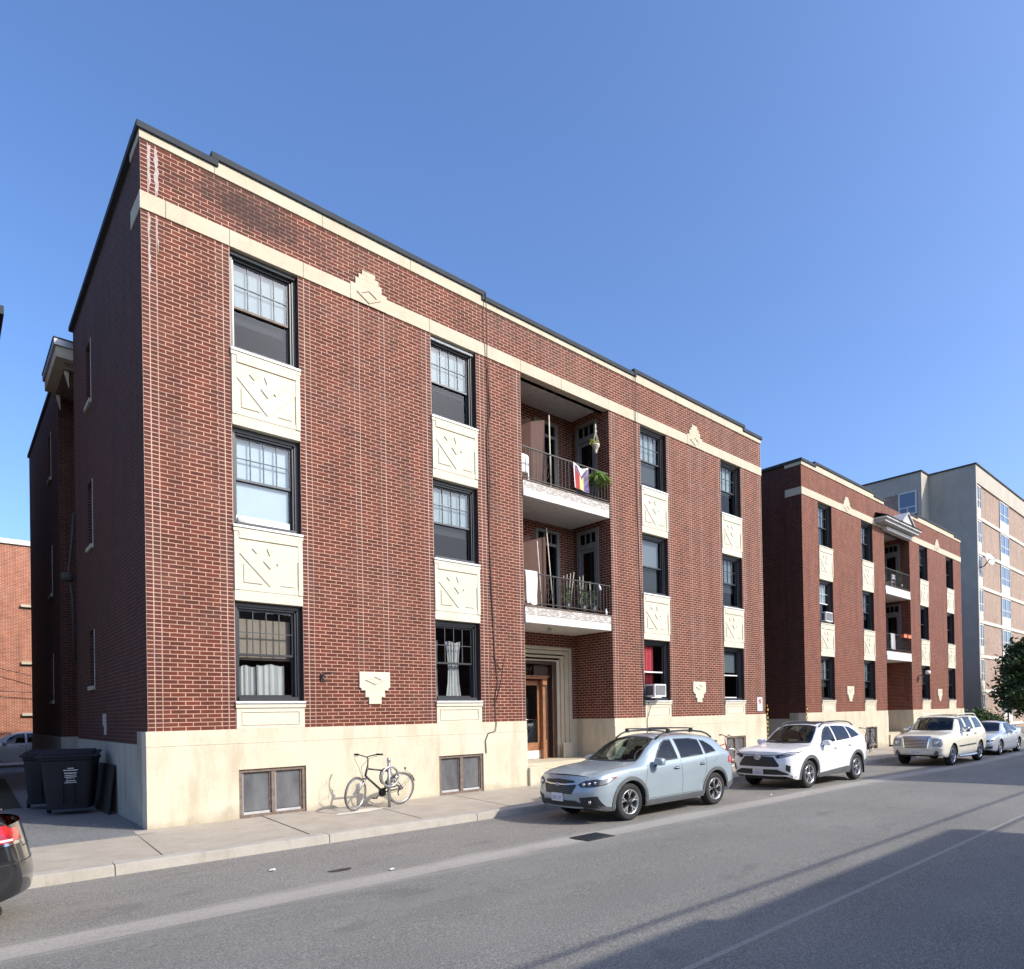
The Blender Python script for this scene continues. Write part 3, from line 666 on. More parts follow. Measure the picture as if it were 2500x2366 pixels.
    for (xa, xb) in ((.1, R_-.16), (L_-R_+.16, L_-.1)):
        q.box(X+xa, X+xb, DW+3.0, DW+3.1, 0, T4, 'room_dark')
        for zz in (1.05, 4.42, 7.62): q.box(X+xa, X+xb, .345, DW+3.0, zz+.15, zz+.38, 'room_dark')
        q.box(X+xa, X+xb, .345, DW+3.0, T3+.12, T3+.32, 'room_dark')
        for xx in ((xa, 4.0, xb) if xa < 5 else (xa, L_-4.0, xb)): q.box(X+xx-.05, X+xx+.05, .36, DW+2.99, 1.45, T3+.1, 'room_dark')
        # inner face of the front wall with the same openings
        cc = [c for c in cols if xa-.1 < c[0] < xb]
        xs = xa
        for (c0, c1) in cc:
            q.box(X+xs, X+c0-.001, .33, .344, 1.44, T3+.1, 'room_dark')
            zz = 1.44
            for (z0, z1) in ROW: q.box(X+c0, X+c1, .33, .344, zz, z0-.001, 'room_dark'); zz = z1+.001
            xs = c1+.001
        q.box(X+xs, X+xb, .33, .344, 1.44, T3+.1, 'room_dark')
    q.build('room_interior', root)
    # ---------------- recessed porch with two balconies
    xl, xr = X+R_, X+L_-R_; pc = MB(); bk = 'brick_running' if var == 0 else 'brick_far'
    def doorhole(z0, z1): return (z0, z1)
    pc.quad((xl, 0, ZP), (xl, DREC, ZP), (xl, DREC, T3+.3), (xl, 0, T3+.3), bk)
    # right wall (faces west) with balcony doors
    ya, yb2 = .56, 1.37
    def rw(y0, y1, z0, z1): pc.quad((xr, y1, z0), (xr, y0, z0), (xr, y0, z1), (xr, y1, z1), bk)
    rw(0, ya, ZP, T3+.3); rw(yb2, DREC, ZP, T3+.3); rw(ya, yb2, ZP, 4.9); rw(ya, yb2, 7.28, 8.05); rw(ya, yb2, 10.5, T3+.3)
    # back wall with entrance and balcony doorways
    xa, xb = X+9.79, X+10.60
    def bwq(x0, x1, z0, z1): pc.quad((x0, DREC, z0), (x1, DREC, z0), (x1, DREC, z1), (x0, DREC, z1), bk)
    pxa, pxb = X+8.285, X+11.02
    bwq(xl, pxa, ZP, 4.2); bwq(pxb, xr, ZP, 4.2); bwq(pxa, pxb, 3.79, 4.2)
    bwq(xl, xa, 4.2, T3+.3); bwq(xb, xr, 4.2, T3+.3); bwq(xa, xb, 4.2, 4.6); bwq(xa, xb, 7.22, 7.85); bwq(xa, xb, 10.45, T3+.3)
    pc.build('porch_wall', root, uvo=(X, ZP))
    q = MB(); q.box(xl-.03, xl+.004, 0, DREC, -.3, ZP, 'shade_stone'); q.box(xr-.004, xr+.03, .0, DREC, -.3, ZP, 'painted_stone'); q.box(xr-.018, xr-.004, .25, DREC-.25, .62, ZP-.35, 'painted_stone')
    q.box(xl, pxa, DREC-.02, DREC+.2, -.3, ZP, 'painted_stone'); q.box(pxb, xr, DREC-.02, DREC+.2, -.3, ZP, 'painted_stone')
    pieces(q, 'porch_stone', root)
    q = MB(); q.box(xl+.005, xr-.005, .55, DREC+.6, .0, .5, 'limestone'); q.box(xl+.005, xl+.50, -.12, .55, -.05, .46, 'painted_stone')
    for k in range(3): q.box(xl+.51, xr-.02, .55-.28*(k+1)+.0, .55-.28*k-.001, -.05, .5-.165*(k+1)+.0, 'limestone')
    pieces(q, 'entrance_steps', root, bevel=.012)
    # portal
    q = MB(); ps = 'limestone'
    for i, (e, d) in enumerate(((0, .06), (.11, .02), (.25, -.03), (.37, -.08))):
        e2 = (.11, .25, .37, .485)[i]
        q.box(pxa+e, pxa+e2, DREC-d-.0, DREC+.12, .5, 3.79-e, ps); q.box(pxb-e2, pxb-e, DREC-d, DREC+.12, .5, 3.79-e, ps); q.box(pxa+e2, pxb-e2, DREC-d, DREC+.12, 3.79-e2*.86, 3.79-e, ps)
    q.box(pxa+.10, pxa+.42, DREC-.11, DREC-.061, .5, .95, ps); q.box(pxb-.42, pxb-.02, DREC-.11, DREC-.061, .5, .95, ps)
    q.build('stone_portal', root, bevel=.01)
    ia, ib = pxa+.486, pxb-.486; zt = 3.79-.485*.86
    q = MB(); wd = 'wood_dark'; wl = 'wood_door'; yf = DREC-.02
    q.box(ib-.16, ib, DREC+.1, DREC+.5, .5, zt, wd); q.box(ia, ia+.12, DREC+.1, DREC+.5, .5, zt, wd); q.box(ia+.12, ib-.16, DREC+.1, DREC+.5, zt-.1, zt, wd)
    q.box(ia+.12, ia+.25, DREC+.22, DREC+.34, .5, 2.84, wl); q.box(ib-.42, ib-.16, DREC+.26, DREC+.36, .5, zt-.1, wd)
    q.box(ib-.52, ib-.42, DREC+.12, DREC+.34, .5, 2.80, wl); q.box(ia+.12, ib-.40, DREC+.02, DREC+.36, 2.84, 2.90, wl); q.box(ia+.12, ib-.36, DREC-.02, DREC+.36, 2.90, 2.93, wl)
    q.box(ib-.56, ib-.40, DREC+.06, DREC+.2, 2.66, 2.84, wl); q.box(ib-.545, ib-.405, DREC+.09, DREC+.36, .5, 1.05, wl)
    fr = q.build('door_surround', root, bevel=.006)
    q = MB(); q.box(ia+.25, ib-.75, DREC+.30, DREC+.31, 2.95, zt-.12, 'pane_glass'); q.build('transom_pane', fr)
    q = MB(); q.box(ib-.74, ib-.43, DREC+.24, DREC+.32, 2.95, zt-.11, wd); q.build('transom_panel', fr)
    if var == 0:
        q = MB(); pts = []
        for t in range(60):
            u = t/59; pts.append((ia+.30+u*.70, DREC+.29, 3.10+.05*u+.035*math.sin(u*34)+.02*math.sin(u*13)))
        q.tube(pts, .006, 'brass', 5); q.tube([(ib-.95+.02*math.cos(t), DREC+.29, 3.02+.03*math.sin(t)) for t in [k*.6 for k in range(9)]], .006, 'brass', 5); q.build('gilt_script', fr)
    q = MB(); da, db = ia+.255, ib-.525; yy = DREC+.24
    q.box(da, da+.10, yy, yy+.05, .62, 2.80, wl); q.box(db-.10, db, yy, yy+.05, .62, 2.80, wl); q.box(da+.1, db-.1, yy, yy+.05, 2.66, 2.80, wl); q.box(da+.1, db-.1, yy, yy+.05, .75, .98, wl)
    dr = q.build('door', root, bevel=.004)
    q = MB(); q.box(da+.1, db-.1, yy+.02, yy+.028, .98, 2.66, 'pane_glass'); q.build('pane', dr)
    q = MB(); q.box(da, db, yy-.01, yy+.05, .51, .75, 'white_paint'); q.build('kick_plate', dr)
    q = MB(); q.tube([(da+.1, yy-.05, 1.66), (db-.14, yy-.05, 1.66)], .014, 'chrome'); q.build('push_bar', dr)
    q = MB(); q.box(ia, ib, DREC+.9, DREC+.95, .5, 3.5, 'room_dark'); q.build('lobby', root)
    # balcony doors on the right wall and in the back wall
    for zf, zt_ in ((4.9, 7.28), (8.05, 10.5)):
        f = MB(); x0_, x1_ = xr-.03, xr+.10; g = 'door_grey'
        f.box(x0_, x1_, ya-.06, ya+.06, zf, zt_+.02, g); f.box(x0_, x1_, yb2-.06, yb2+.06, zf, zt_+.02, g); f.box(x0_, x1_, ya+.06, yb2-.06, zt_-.09, zt_+.02, g); f.box(x0_, x1_, ya+.06, yb2-.06, zt_-.55, zt_-.40, g)
        for k in (1, 2): yq = ya+.06+(yb2-ya-.12)*k/3; f.box(x0_+.02, x1_-.02, yq-.015, yq+.015, zt_-.40, zt_-.09, g)
        f.box(x0_+.04, x1_-.02, ya+.06, ya+.17, zf, zt_-.55, g); f.box(x0_+.04, x1_-.02, yb2-.17, yb2-.06, zf, zt_-.55, g); f.box(x0_+.04, x1_-.02, ya+.17, yb2-.17, zt_-.66, zt_-.55, g); f.box(x0_+.04, x1_-.02, ya+.17, yb2-.17, zf, zf+.5, g)
        fr = f.build('balcony_door', root); q = MB(); q.box(xr+.02, xr+.025, ya+.06, yb2-.06, zf+.5, zt_-.09, 'privacy_glass'); q.box(xr+.06, xr+.07, ya, yb2, zf, zt_, 'room_dark'); q.build('pane', fr)
        f = MB(); f.box(xa-.05, xa+.05, DREC-.03, DREC+.08, zf-.3, zt_-.04, g); f.box(xb-.05, xb+.05, DREC-.03, DREC+.08, zf-.3, zt_-.04, g); f.box(xa+.05, xb-.05, DREC-.03, DREC+.08, zt_-.12, zt_-.04, g); f.box(xa+.05, xb-.05, DREC-.02, DREC+.07, zt_-.5, zt_-.42, g)
        f.box(xa+.30, xa+.33, DREC, DREC+.05, zt_-.42, zt_-.12, g); f.box(xa+.55, xa+.58, DREC, DREC+.05, zt_-.42, zt_-.12, g)
        fr = f.build('balcony_door', root); q = MB(); q.box(xa+.05, xb-.05, DREC+.05, DREC+.055, zf-.3, zt_-.12, 'privacy_glass'); q.box(xa, xb, DREC+.2, DREC+.21, zf-.3, zt_, 'room_dark'); q.build('pane', fr)
    # slabs, ceilings
    for z0, z1 in ((4.17, 4.59), (7.42, 7.83)):
        q = MB(); mt = 'peeling_paint' if var == 0 else 'white_paint'
        q.box(xl+.008, xr-.10, -.05, DREC-.002, z0, z0+.20, 'white_paint'); q.box(xl+.008, xr-.07, -.03, DREC-.002, z0+.212, z1, mt); q.box(xl+.012, xr-.11, .0, DREC-.01, z0+.2, z0+.212, 'ink_black'); q.box(xl+.006, xr-.05, -.05, DREC-.003, z1, z1+.025, 'old_frame')
        q.build('balcony_slab', root, bevel=.008)
    q = MB(); q.box(xl, xr, .34, DREC, T3+.16, T3+.3, 'white_paint'); q.box(xl, xr, .20, .339, T3+.0, T3+.1, 'white_paint'); pieces(q, 'porch_ceiling', root)
    # railings
    for zb, zt_ in ((4.70, 5.49), (7.93, 8.74)):
        q = MB(); yy = .045; mt = 'rail_metal'; x0_, x1_ = xl+.01, xr-.03
        q.box(x0_, x1_, yy-.02, yy+.02, zt_-.03, zt_, mt); q.box(x0_, x1_, yy-.015, yy+.015, zb, zb+.022, mt)
        n_ = 25
        for k in range(n_+1):
            xx = x0_+.02+(x1_-x0_-.04)*k/n_
            if k in (6, 7, 17, 18): continue
            q.box(xx-.007, xx+.007, yy-.007, yy+.007, zb-.09 if k % 6 == 0 else zb+.022, zt_-.03, mt)
        for kc in (6.5, 17.5):
            cx_ = x0_+.02+(x1_-x0_-.04)*kc/n_
            q.box(cx_-.007, cx_+.007, yy-.007, yy+.007, zb+.022, zt_-.03, mt)
            for sg in (-1, 1):
                for c0, c1, am in ((.10, .36, .085), (.36, .62, .07)):
                    q.tube([(cx_+sg*am*math.sin(math.pi*t)*(1.0), yy, zb+c0+(c1-c0)*t) for t in [j/10 for j in range(11)]], .006, mt, 5)
                q.tube([(cx_+sg*(.05+.035*math.cos(t)), yy, zb+.70+.035*math.sin(t)) for t in [j*.6 for j in range(10)]], .005, mt, 5)
        q.build('balcony_railing', root)
    return root
# ------------------------------------------------------------------ cars
def pchip(pts):
    xs = np.array([p[0] for p in pts], float); ys = np.array([p[1] for p in pts], float); h = np.diff(xs); dl = np.diff(ys)/h; m_ = np.zeros(len(xs))
    m_[0], m_[-1] = dl[0], dl[-1]
    for i in range(1, len(xs)-1):
        if dl[i-1]*dl[i] > 0:
            w1, w2 = 2*h[i]+h[i-1], h[i]+2*h[i-1]; m_[i] = (w1+w2)/(w1/dl[i-1]+w2/dl[i])
    def f(x):
        x = min(max(x, xs[0]), xs[-1]); i = min(max(int(np.searchsorted(xs, x))-1, 0), len(xs)-2); t = (x-xs[i])/h[i]
        return float((2*t**3-3*t*t+1)*ys[i]+(t**3-2*t*t+t)*h[i]*m_[i]+(-2*t**3+3*t*t)*ys[i+1]+(t**3-t*t)*h[i]*m_[i+1])
    return f
def inpoly(p, poly):
    x, y = p; c = False; j = len(poly)-1
    for i in range(len(poly)):
        (xi, yi), (xj, yj) = poly[i], poly[j]
        if (yi > y) != (yj > y) and x < (xj-xi)*(y-yi)/(yj-yi)+xi: c = not c
        j = i
    return c
def shrink(poly, d):
    cx_ = sum(p[0] for p in poly)/len(poly); cy_ = sum(p[1] for p in poly)/len(poly); out = []
    n_ = len(poly); ar = sum(poly[i][0]*poly[(i+1) % n_][1]-poly[(i+1) % n_][0]*poly[i][1] for i in range(n_)); sg = 1 if ar > 0 else -1
    for i in range(n_):
        p0, p1, p2 = map(Vector, (poly[i-1], poly[i], poly[(i+1) % n_])); a = (p1-p0).normalized(); b = (p2-p1).normalized()
        na, nb = Vector((-a.y, a.x))*sg, Vector((-b.y, b.x))*sg; k = (na+nb); k = k/max(.35, k.length_squared/2) if k.length > 1e-5 else na
        out.append(tuple(p1+k*d))
    return out

class Car:
    def __init__(s, label, X0, yc, z0, spec, name='parked_car', cat='car', group='cars parked along the kerb'):
        s.root = thing(name, label, cat, (X0, yc, z0), group); s.sp = spec; s.o = Vector((X0, yc, z0))
        s.zb, s.belt, s.top, s.hw, s.hr = [pchip(spec[k]) for k in ('zb', 'belt', 'top', 'hw', 'hr')]
        s.L = spec['L']; s.wx = spec['wheels']; s.ra = spec['ra']; s.r = spec['r']
        s.body()
    def zbot(s, x):
        z = s.zb(x)
        for c in s.wx:
            d = abs(x-c)
            if d < s.ra: z = max(z, s.r+math.sqrt(s.ra**2-d*d)*1.0)
        return z
    def sect(s, x):
        bz = s.belt(x); tz = s.top(x); w_ = s.hw(x); wr = s.hr(x); zb = s.zbot(x); z00 = s.zb(x)
        P = []; m_ = 18
        gx = [0, .06, .25, .5, .72, .86, .95, 1.]; gy = s.sp.get('g', [.93, .965, .985, 1., .992, .975, .955, .93])
        for j in range(m_+1):
            t = j/m_; z = zb+(bz-zb)*t; tt = min(1, max(0, (z-z00)/(bz-z00))); P.append((w_*float(np.interp(tt, gx, gy)), z))
        yb_ = P[-1][0]; gh = max(0., tz-bz); k = min(1., gh/.35); zre = bz+gh*(.45+.43*k); wr = min(wr, yb_-.002)
        for j in range(1, 8):
            t = j/8; bul = .022*k*math.sin(math.pi*t); P.append((yb_+(wr-yb_)*t+bul, bz+(zre-bz)*(t**(1-.12*(1-k)))))
        for j in range(0, 11):
            a = j/10; q = 1-a; P.append((wr*q, zre+(tz-zre)*(1-q**2.6)))
        return P
    def xsh(s, x, z):
        zm = s.sp.get('zm', .55); f0 = math.exp(-x/.28); f1 = math.exp(-(s.L-x)/.28); hf, hr_ = s.sp['lean']
        up = max(0., (z-zm)); dn = max(0., zm-z)
        return f0*(hf*up**1.5+.45*dn**1.6)-f1*(hr_*up**1.3+.45*dn**1.6)
    def body(s):
        L = s.L; xs = sorted(set([round(v_, 4) for v_ in list(np.arange(0, L, .035))+[L]+[c+sg*s.ra*q for c in s.wx for sg in (-1, 1) for q in (.9999, .985, .95, .9, .8, .7)]]))
        V = []; Fc = []; secs = [s.sect(x) for x in xs]; n_ = len(secs[0])
        for x, P in zip(xs, secs):
            for (y, z) in P: V.append((x+s.xsh(x, z), -y, z))
            for (y, z) in P[:-1][::-1]: V.append((x+s.xsh(x, z), y, z))
        N = 2*n_-1
        for i in range(len(xs)-1):
            for j in range(N-1): Fc.append((i*N+j, (i+1)*N+j, (i+1)*N+j+1, i*N+j+1))
        # nose and tail caps
        for end, (i0, x, bul, sgn) in enumerate(((0, 0., s.sp['bulge'][0], -1), (len(xs)-1, L, s.sp['bulge'][1], 1))):
            P = secs[i0]; m_ = 18; topi = list(range(m_, n_)); cols = [P[k] for k in topi]; K = 2*len(cols)-1; y0 = P[m_][0]; base = len(V)
            for j in range(m_+1):
                yj, zj = P[j]; sc_ = yj/y0
                for k in range(K):
                    kk = k if k < len(cols) else K-1-k; yy, zz = cols[kk]; sg = -1 if k < len(cols)-1 else 1
                    if k == len(cols)-1: sg = 0
                    y = sg*yy*sc_; z = zj+(zz-P[m_][1])*(j/m_)**5; q = min(1, abs(y)/yj)
                    V.append((x+s.xsh(x, z)+sgn*bul*(1-q**2.4), y, z))
            for j in range(m_):
                for k in range(K-1):
                    a = base+j*K+k; f = (a, a+K, a+K+1, a+1); Fc.append(f if sgn < 0 else f[::-1])
        s.V = V; s.F = Fc; s.bvh = BVHTree.FromPolygons([Vector(v_) for v_ in V], Fc)
        s.kill = []; s.b = None
    def ray(s, kind, a, b):
        if kind == 'side-': o, d = Vector((a, -3, b)), Vector((0, 1, 0))
        elif kind == 'side+': o, d = Vector((a, 3, b)), Vector((0, -1, 0))
        elif kind == 'front': o, d = Vector((-3, a, b)), Vector((1, 0, 0))
        elif kind == 'rear': o, d = Vector((s.L+3, a, b)), Vector((-1, 0, 0))
        else: o, d = Vector((a, b, 4)), Vector((0, 0, -1))
        h, n_, i, ds = s.bvh.ray_cast(o, d)
        if h is None: return None, d
        if n_.dot(d) > 0: n_ = -n_
        return h, n_
    def patch(s, kind, poly, mat, off=.006, name=None, parent=None, grid=.05, skirt=.012, mb=None, hole=None):
        bm_ = bmesh.new(); bm_.faces.new([bm_.verts.new((p[0], p[1], 0)) for p in poly])
        x0, x1 = min(p[0] for p in poly), max(p[0] for p in poly); y0, y1 = min(p[1] for p in poly), max(p[1] for p in poly)
        for ax, lo, hi in ((0, x0, x1), (1, y0, y1)):
            k = lo+grid
            while k < hi-.003:
                c = [0, 0, 0]; nn = [0, 0, 0]; c[ax] = k; nn[ax] = 1
                bmesh.ops.bisect_plane(bm_, geom=bm_.verts[:]+bm_.edges[:]+bm_.faces[:], plane_co=c, plane_no=nn); k += grid
        bmesh.ops.triangulate(bm_, faces=[f for f in bm_.faces if len(f.verts) > 4])
        if hole:
            bmesh.ops.delete(bm_, geom=[f for f in bm_.faces if inpoly(f.calc_center_median()[:2], hole)], context='FACES')
        bm_.verts.index_update(); pos = {}; last = None; bad = set()
        for v_ in bm_.verts:
            h, n_ = s.ray(kind, v_.co.x, v_.co.y)
            if h is None: bad.add(v_.index); pos[v_.index] = None; continue
            pos[v_.index] = (h+n_*off, h-n_*skirt)
        own = mb is None; mb = mb or MB(); vs = []; mp = {}
        for v_ in bm_.verts:
            if pos[v_.index]: mp[v_.index] = len(vs); vs.append(pos[v_.index][0]+s.o)
        fs = [[mp[v_.index] for v_ in f.verts] for f in bm_.faces if not any(v_.index in bad for v_ in f.verts)]
        fs = [f[::-1] if kind in ('side+', 'front') else f for f in fs]
        mb.add(vs, fs, mat, smooth=True)
        if skirt:
            v2 = []; f2 = []
            for e in bm_.edges:
                if len(e.link_faces) == 1 and not any(v_.index in bad for v_ in e.verts):
                    a, b = e.verts; k = len(v2); v2 += [pos[a.index][0]+s.o, pos[b.index][0]+s.o, pos[b.index][1]+s.o, pos[a.index][1]+s.o]; f2.append((k, k+1, k+2, k+3))
            if v2: mb.add(v2, f2, mat)
        bm_.free()
        if own: return mb.build(name, parent or s.root)
        return mb
    def line(s, kind, pts, wd, mat, mb, off=.0015):
        for i in range(len(pts)-1):
            a, b = Vector(pts[i]), Vector(pts[i+1]); d = (b-a).normalized(); n_ = Vector((-d.y, d.x))*wd/2; a = a-d*wd*.3; b = b+d*wd*.3
            s.patch(kind, [tuple(a+n_), tuple(a-n_), tuple(b-n_), tuple(b+n_)], mat, off, mb=mb, grid=.06, skirt=0)
    def glass(s, kind, poly, mat, name, frit=.03):
        inner = shrink(poly, frit); s.kill.append((kind, shrink(poly, frit*.55)))
        o = s.patch(kind, poly, mat, .004, name, skirt=.0)
        s.patch(kind, poly, 'plastic_black', .0065, 'window_trim', parent=o, grid=.022, skirt=0, hole=inner)
        return o
    def finish_body(s, mat):
        V, Fc = s.V, s.F; keep = []
        for f in Fc:
            c = sum((Vector(V[i]) for i in f), Vector())/len(f); n_ = (Vector(V[f[1]])-Vector(V[f[0]])).cross(Vector(V[f[2]])-Vector(V[f[1]])); dead = False
            for kind, poly in s.kill:
                if kind[:4] == 'side':
                    if (c.y < 0) == (kind[4] == '-') and abs(c.y) > .40 and c.z > s.belt(c.x)-.15 and inpoly((c.x, c.z), poly): dead = True
                elif kind == 'front' and c.x < s.L*.5 and c.z > s.belt(min(max(c.x, 0), s.L))-.0 and abs(c.x) > .5 and inpoly((c.y, c.z), poly): dead = True
                elif kind == 'rear' and c.x > s.L*.6 and c.z > .8 and inpoly((c.y, c.z), poly): dead = True
                elif kind == 'top' and c.z > s.belt(c.x)+.2 and inpoly((c.x, c.y), poly): dead = True
            if not dead: keep.append(f)
        b = MB(); b.add([Vector(v_)+s.o for v_ in V], keep, mat, smooth=True); s.b = b.build('body', s.root); return s.b
    def under(s):
        L = s.L; r = s.r; ra = s.ra; w_ = s.hw(L/2); b = MB(); o = s.o; k = 'interior_dark'
        def bx(x0, x1, y0, y1, z0, z1): b.box(o.x+x0, o.x+x1, o.y+y0, o.y+y1, o.z+z0, o.z+z1, k)
        bx(.18, L-.18, -w_+.38, w_-.38, s.zb(L/2)+.01, .56)
        bx(s.wx[0]+ra+.02, s.wx[1]-ra-.02, -w_+.09, w_-.09, s.zb(L/2)+.015, .50); bx(.25, s.wx[0]-ra-.02, -.60, .60, s.zb(.4)+.02, .5); bx(s.wx[1]+ra+.02, L-.25, -.62, .62, s.zb(L-.3)+.02, .5)
        for c in s.wx:
            for sg in (-1, 1):
                ya, yb_ = sg*(w_-.40), sg*(w_*.972); n_ = 16; V = []
                for q in range(n_+1):
                    t = math.pi*q/n_; x = c-(ra+.004)*math.cos(t); z = r+(ra+.004)*math.sin(t)
                    V += [(o.x+x, o.y+ya, o.z+z), (o.x+x, o.y+yb_, o.z+z)]
                b.add(V, [(2*q, 2*q+1, 2*q+3, 2*q+2) for q in range(n_)], k, smooth=True)
                V = [(o.x+c, o.y+ya, o.z+r)]+[(o.x+c-(ra+.004)*math.cos(math.pi*q/n_), o.y+ya, o.z+r+(ra+.004)*math.sin(math.pi*q/n_)) for q in range(n_+1)]
                b.add(V, [(0, q+1, q+2) for q in range(n_)], k)
        b.build('underbody', s.root)
    def interior(s, dash=1.35, seats=(1.95, 2.85), floor=.55, zseat=1.15, wheel=True):
        b = MB(); o = s.o; w_ = s.hw(s.L/2)-.22
        b.box(o.x+dash-.25, o.x+s.L-.45, o.y-w_, o.y+w_, o.z+floor-.05, o.z+floor+.03, 'interior_dark')
        zd = s.belt(dash)
        b.sell((o.x+dash, o.y, o.z+zd-.13), (.30, w_, .13), .45, 'interior_dark', 24, 10)
        for sx, ys in ((seats[0], (-.37, .37)), (seats[1], (-.38, .0, .38))):
            for y in ys:
                b.sell((o.x+sx-.08, o.y+y, o.z+floor+.2), (.27, .23 if len(ys) == 2 else .2, .10), .5, 'seat_cloth', 14, 8)
                rt = Matrix.Rotation(R(16), 3, 'Y'); b.sell((o.x+sx+.24, o.y+y, o.z+(floor+.3+zseat)/2-.02), (.085, .22 if len(ys) == 2 else .19, (zseat-floor)/2-.04), .5, 'seat_cloth', 14, 10, rt)
                b.sell((o.x+sx+.34, o.y+y, o.z+zseat+.08), (.05, .12, .085), .55, 'seat_cloth', 12, 8, rt)
        b.build('interior', s.root)
        if wheel:
            b = MB(); c = Vector((o.x+dash+.36, o.y-.37, o.z+zd-.02)); ax = Vector((.93, 0, .37)).normalized(); u = Vector((0, 1, 0)); v_ = ax.cross(u)
            b.tube([c+.185*(math.cos(t)*u+math.sin(t)*v_) for t in [k*math.pi/12 for k in range(24)]], .014, 'plastic_black', 6, closed=True); b.tube([c-.17*u, c, c+.17*u], .014, 'plastic_black', 6); b.sell(c, (.03, .06, .05), .6, 'plastic_black', 10, 6); b.build('steering_wheel', s.root)
    def wheel(s, style, rimk=.66, tw=.215, inset=.025):
        for c in s.wx:
            for sg in (-1, 1):
                r = s.r; w_ = s.hw(c)*.985-inset; rr = r*rimk; cen = Vector((s.o.x+c, s.o.y+sg*(w_-tw/2), s.o.z+r)); ax = (0, sg, 0)
                wt = bpy.data.objects.new('wheel', None); COL.objects.link(wt); wt.parent = s.root; wt.location = cen-s.o; wt.empty_display_size = .1
                b = MB(); h = tw/2
                b.lathe([(rr-.005, -h+.01), (rr+.01, -h), (r-.03, -h+.004), (r-.006, -h+.03), (r, -h+.055), (r, h-.055), (r-.006, h-.03), (r-.03, h-.004), (r-.055, h), (rr+.02, h-.003), (rr, h-.012), (rr-.008, h-.04)], cen, ax, 'rubber', 40)
                b.build('tyre', wt)
                b = MB(); A = Vector(ax); U_ = Vector((1, 0, 0)); Z_ = Vector((0, 0, 1)); mt = {'chrome': 'chrome'}.get(style, 'alloy')
                def P(rad, ang, hh): return cen+A*hh+rad*(math.cos(ang)*U_+math.sin(ang)*Z_)
                b.lathe([(rr-.002, h-.03), (rr+.004, h-.006), (rr-.012, h-.006), (rr-.022, h-.04), (rr-.03, h-.12)], cen, ax, mt, 40)
                b.lathe([(0, h-.10), (rr-.02, h-.10)], cen, ax, 'plastic_black', 30)
                b.lathe([(.0, h-.012), (.03, h-.012), (.045, h-.022), (.055, h-.05), (.055, h-.095)], cen, ax, mt if style != 'cross' else 'plastic_black', 20)
                hf, hb = h-.018, h-.062
                for k in range(5):
                    a = 2*math.pi*k/5+math.pi/2+(.2 if c > 2 else 0)
                    if style == 'cross':
                        for d in (-1, 1):
                            q = [P(.045, a+d*.55, hf-.012), P(rr*.50, a+d*.10, hf-.004), P(rr-.01, a+d*.30, hf), P(rr-.01, a+d*.13, hf), P(rr*.62, a+d*.02, hf-.004), P(rr*.50, a-d*.02, hf-.006)]
                            b.poly(q if d*sg > 0 else q[::-1], -A*.035, mt)
                        b.poly([P(.03, a-.5, hf-.03), P(rr*.6, a-.2, hf-.03), P(rr*.6, a+.2, hf-.03), P(.03, a+.5, hf-.03)], -A*.03, 'plastic_black')
                    elif style == 'chrome': b.poly([P(.05, a-.62, hf), P(rr-.01, a-.13, hf+.004), P(rr-.01, a+.13, hf+.004), P(.05, a+.62, hf)], -A*.045, mt)
                    elif style == 'five': b.poly([P(.045, a-.60, hf-.006), P(rr*.55, a-.17, hf), P(rr-.01, a-.20, hf+.002), P(rr-.01, a+.20, hf+.002), P(rr*.55, a+.17, hf), P(.045, a+.60, hf-.006)], -A*.045, mt)
                    else:
                        for d in (-.16, .16): b.poly([P(.04, a+d-.3, hf-.01), P(rr-.01, a+d-.06, hf), P(rr-.01, a+d+.06, hf), P(.04, a+d+.3, hf-.01)], -A*.04, mt)
                b.build('rim', wt)
    def archring(s, mat, wd=.06, off=.012, deg=(-18, 198), kinds=('side-', 'side+')):
        for kind in kinds:
            for c in s.wx:
                mb = MB(); n_ = 18; a0, a1 = R(deg[0]), R(deg[1])
                for i in range(n_):
                    t0, t1 = a0+(a1-a0)*i/n_, a0+(a1-a0)*(i+1)/n_
                    q = [(c+math.cos(t)*rad, s.r+math.sin(t)*rad) for t, rad in ((t0, s.ra+.012), (t0, s.ra+wd), (t1, s.ra+wd), (t1, s.ra+.012))]
                    q = [(x, max(z, s.zb(x)+.012)) for x, z in q]
                    s.patch(kind, q, mat, off, mb=mb, grid=.2, skirt=.02)
                mb.build('wheel_arch_trim', s.root)
    def box3(s, name, x0, x1, y0, y1, z0, z1, mat, parent=None):
        b = MB(); b.box(s.o.x+x0, s.o.x+x1, s.o.y+y0, s.o.y+y1, s.o.z+z0, s.o.z+z1, mat); return b.build(name, parent or s.root, bevel=.004)
    def mirror(s, x, z, y, mat, sz=(.085, .115, .075)):
        for sg in (-1, 1):
            b = MB(); c = Vector((s.o.x+x, s.o.y+sg*(y+.10), s.o.z+z)); b.sell(c, sz, .62, mat, 18, 12); b.tube([c+Vector((0, -sg*.05, -.04)), c+Vector((.02, -sg*.14, -.10))], .022, 'plastic_black', 8)
            b.sell(c+Vector((sz[0]*.55, 0, 0)), (sz[0]*.5, sz[1]*.85, sz[2]*.82), .6, 'plastic_black', 14, 8); b.build('door_mirror', s.root)
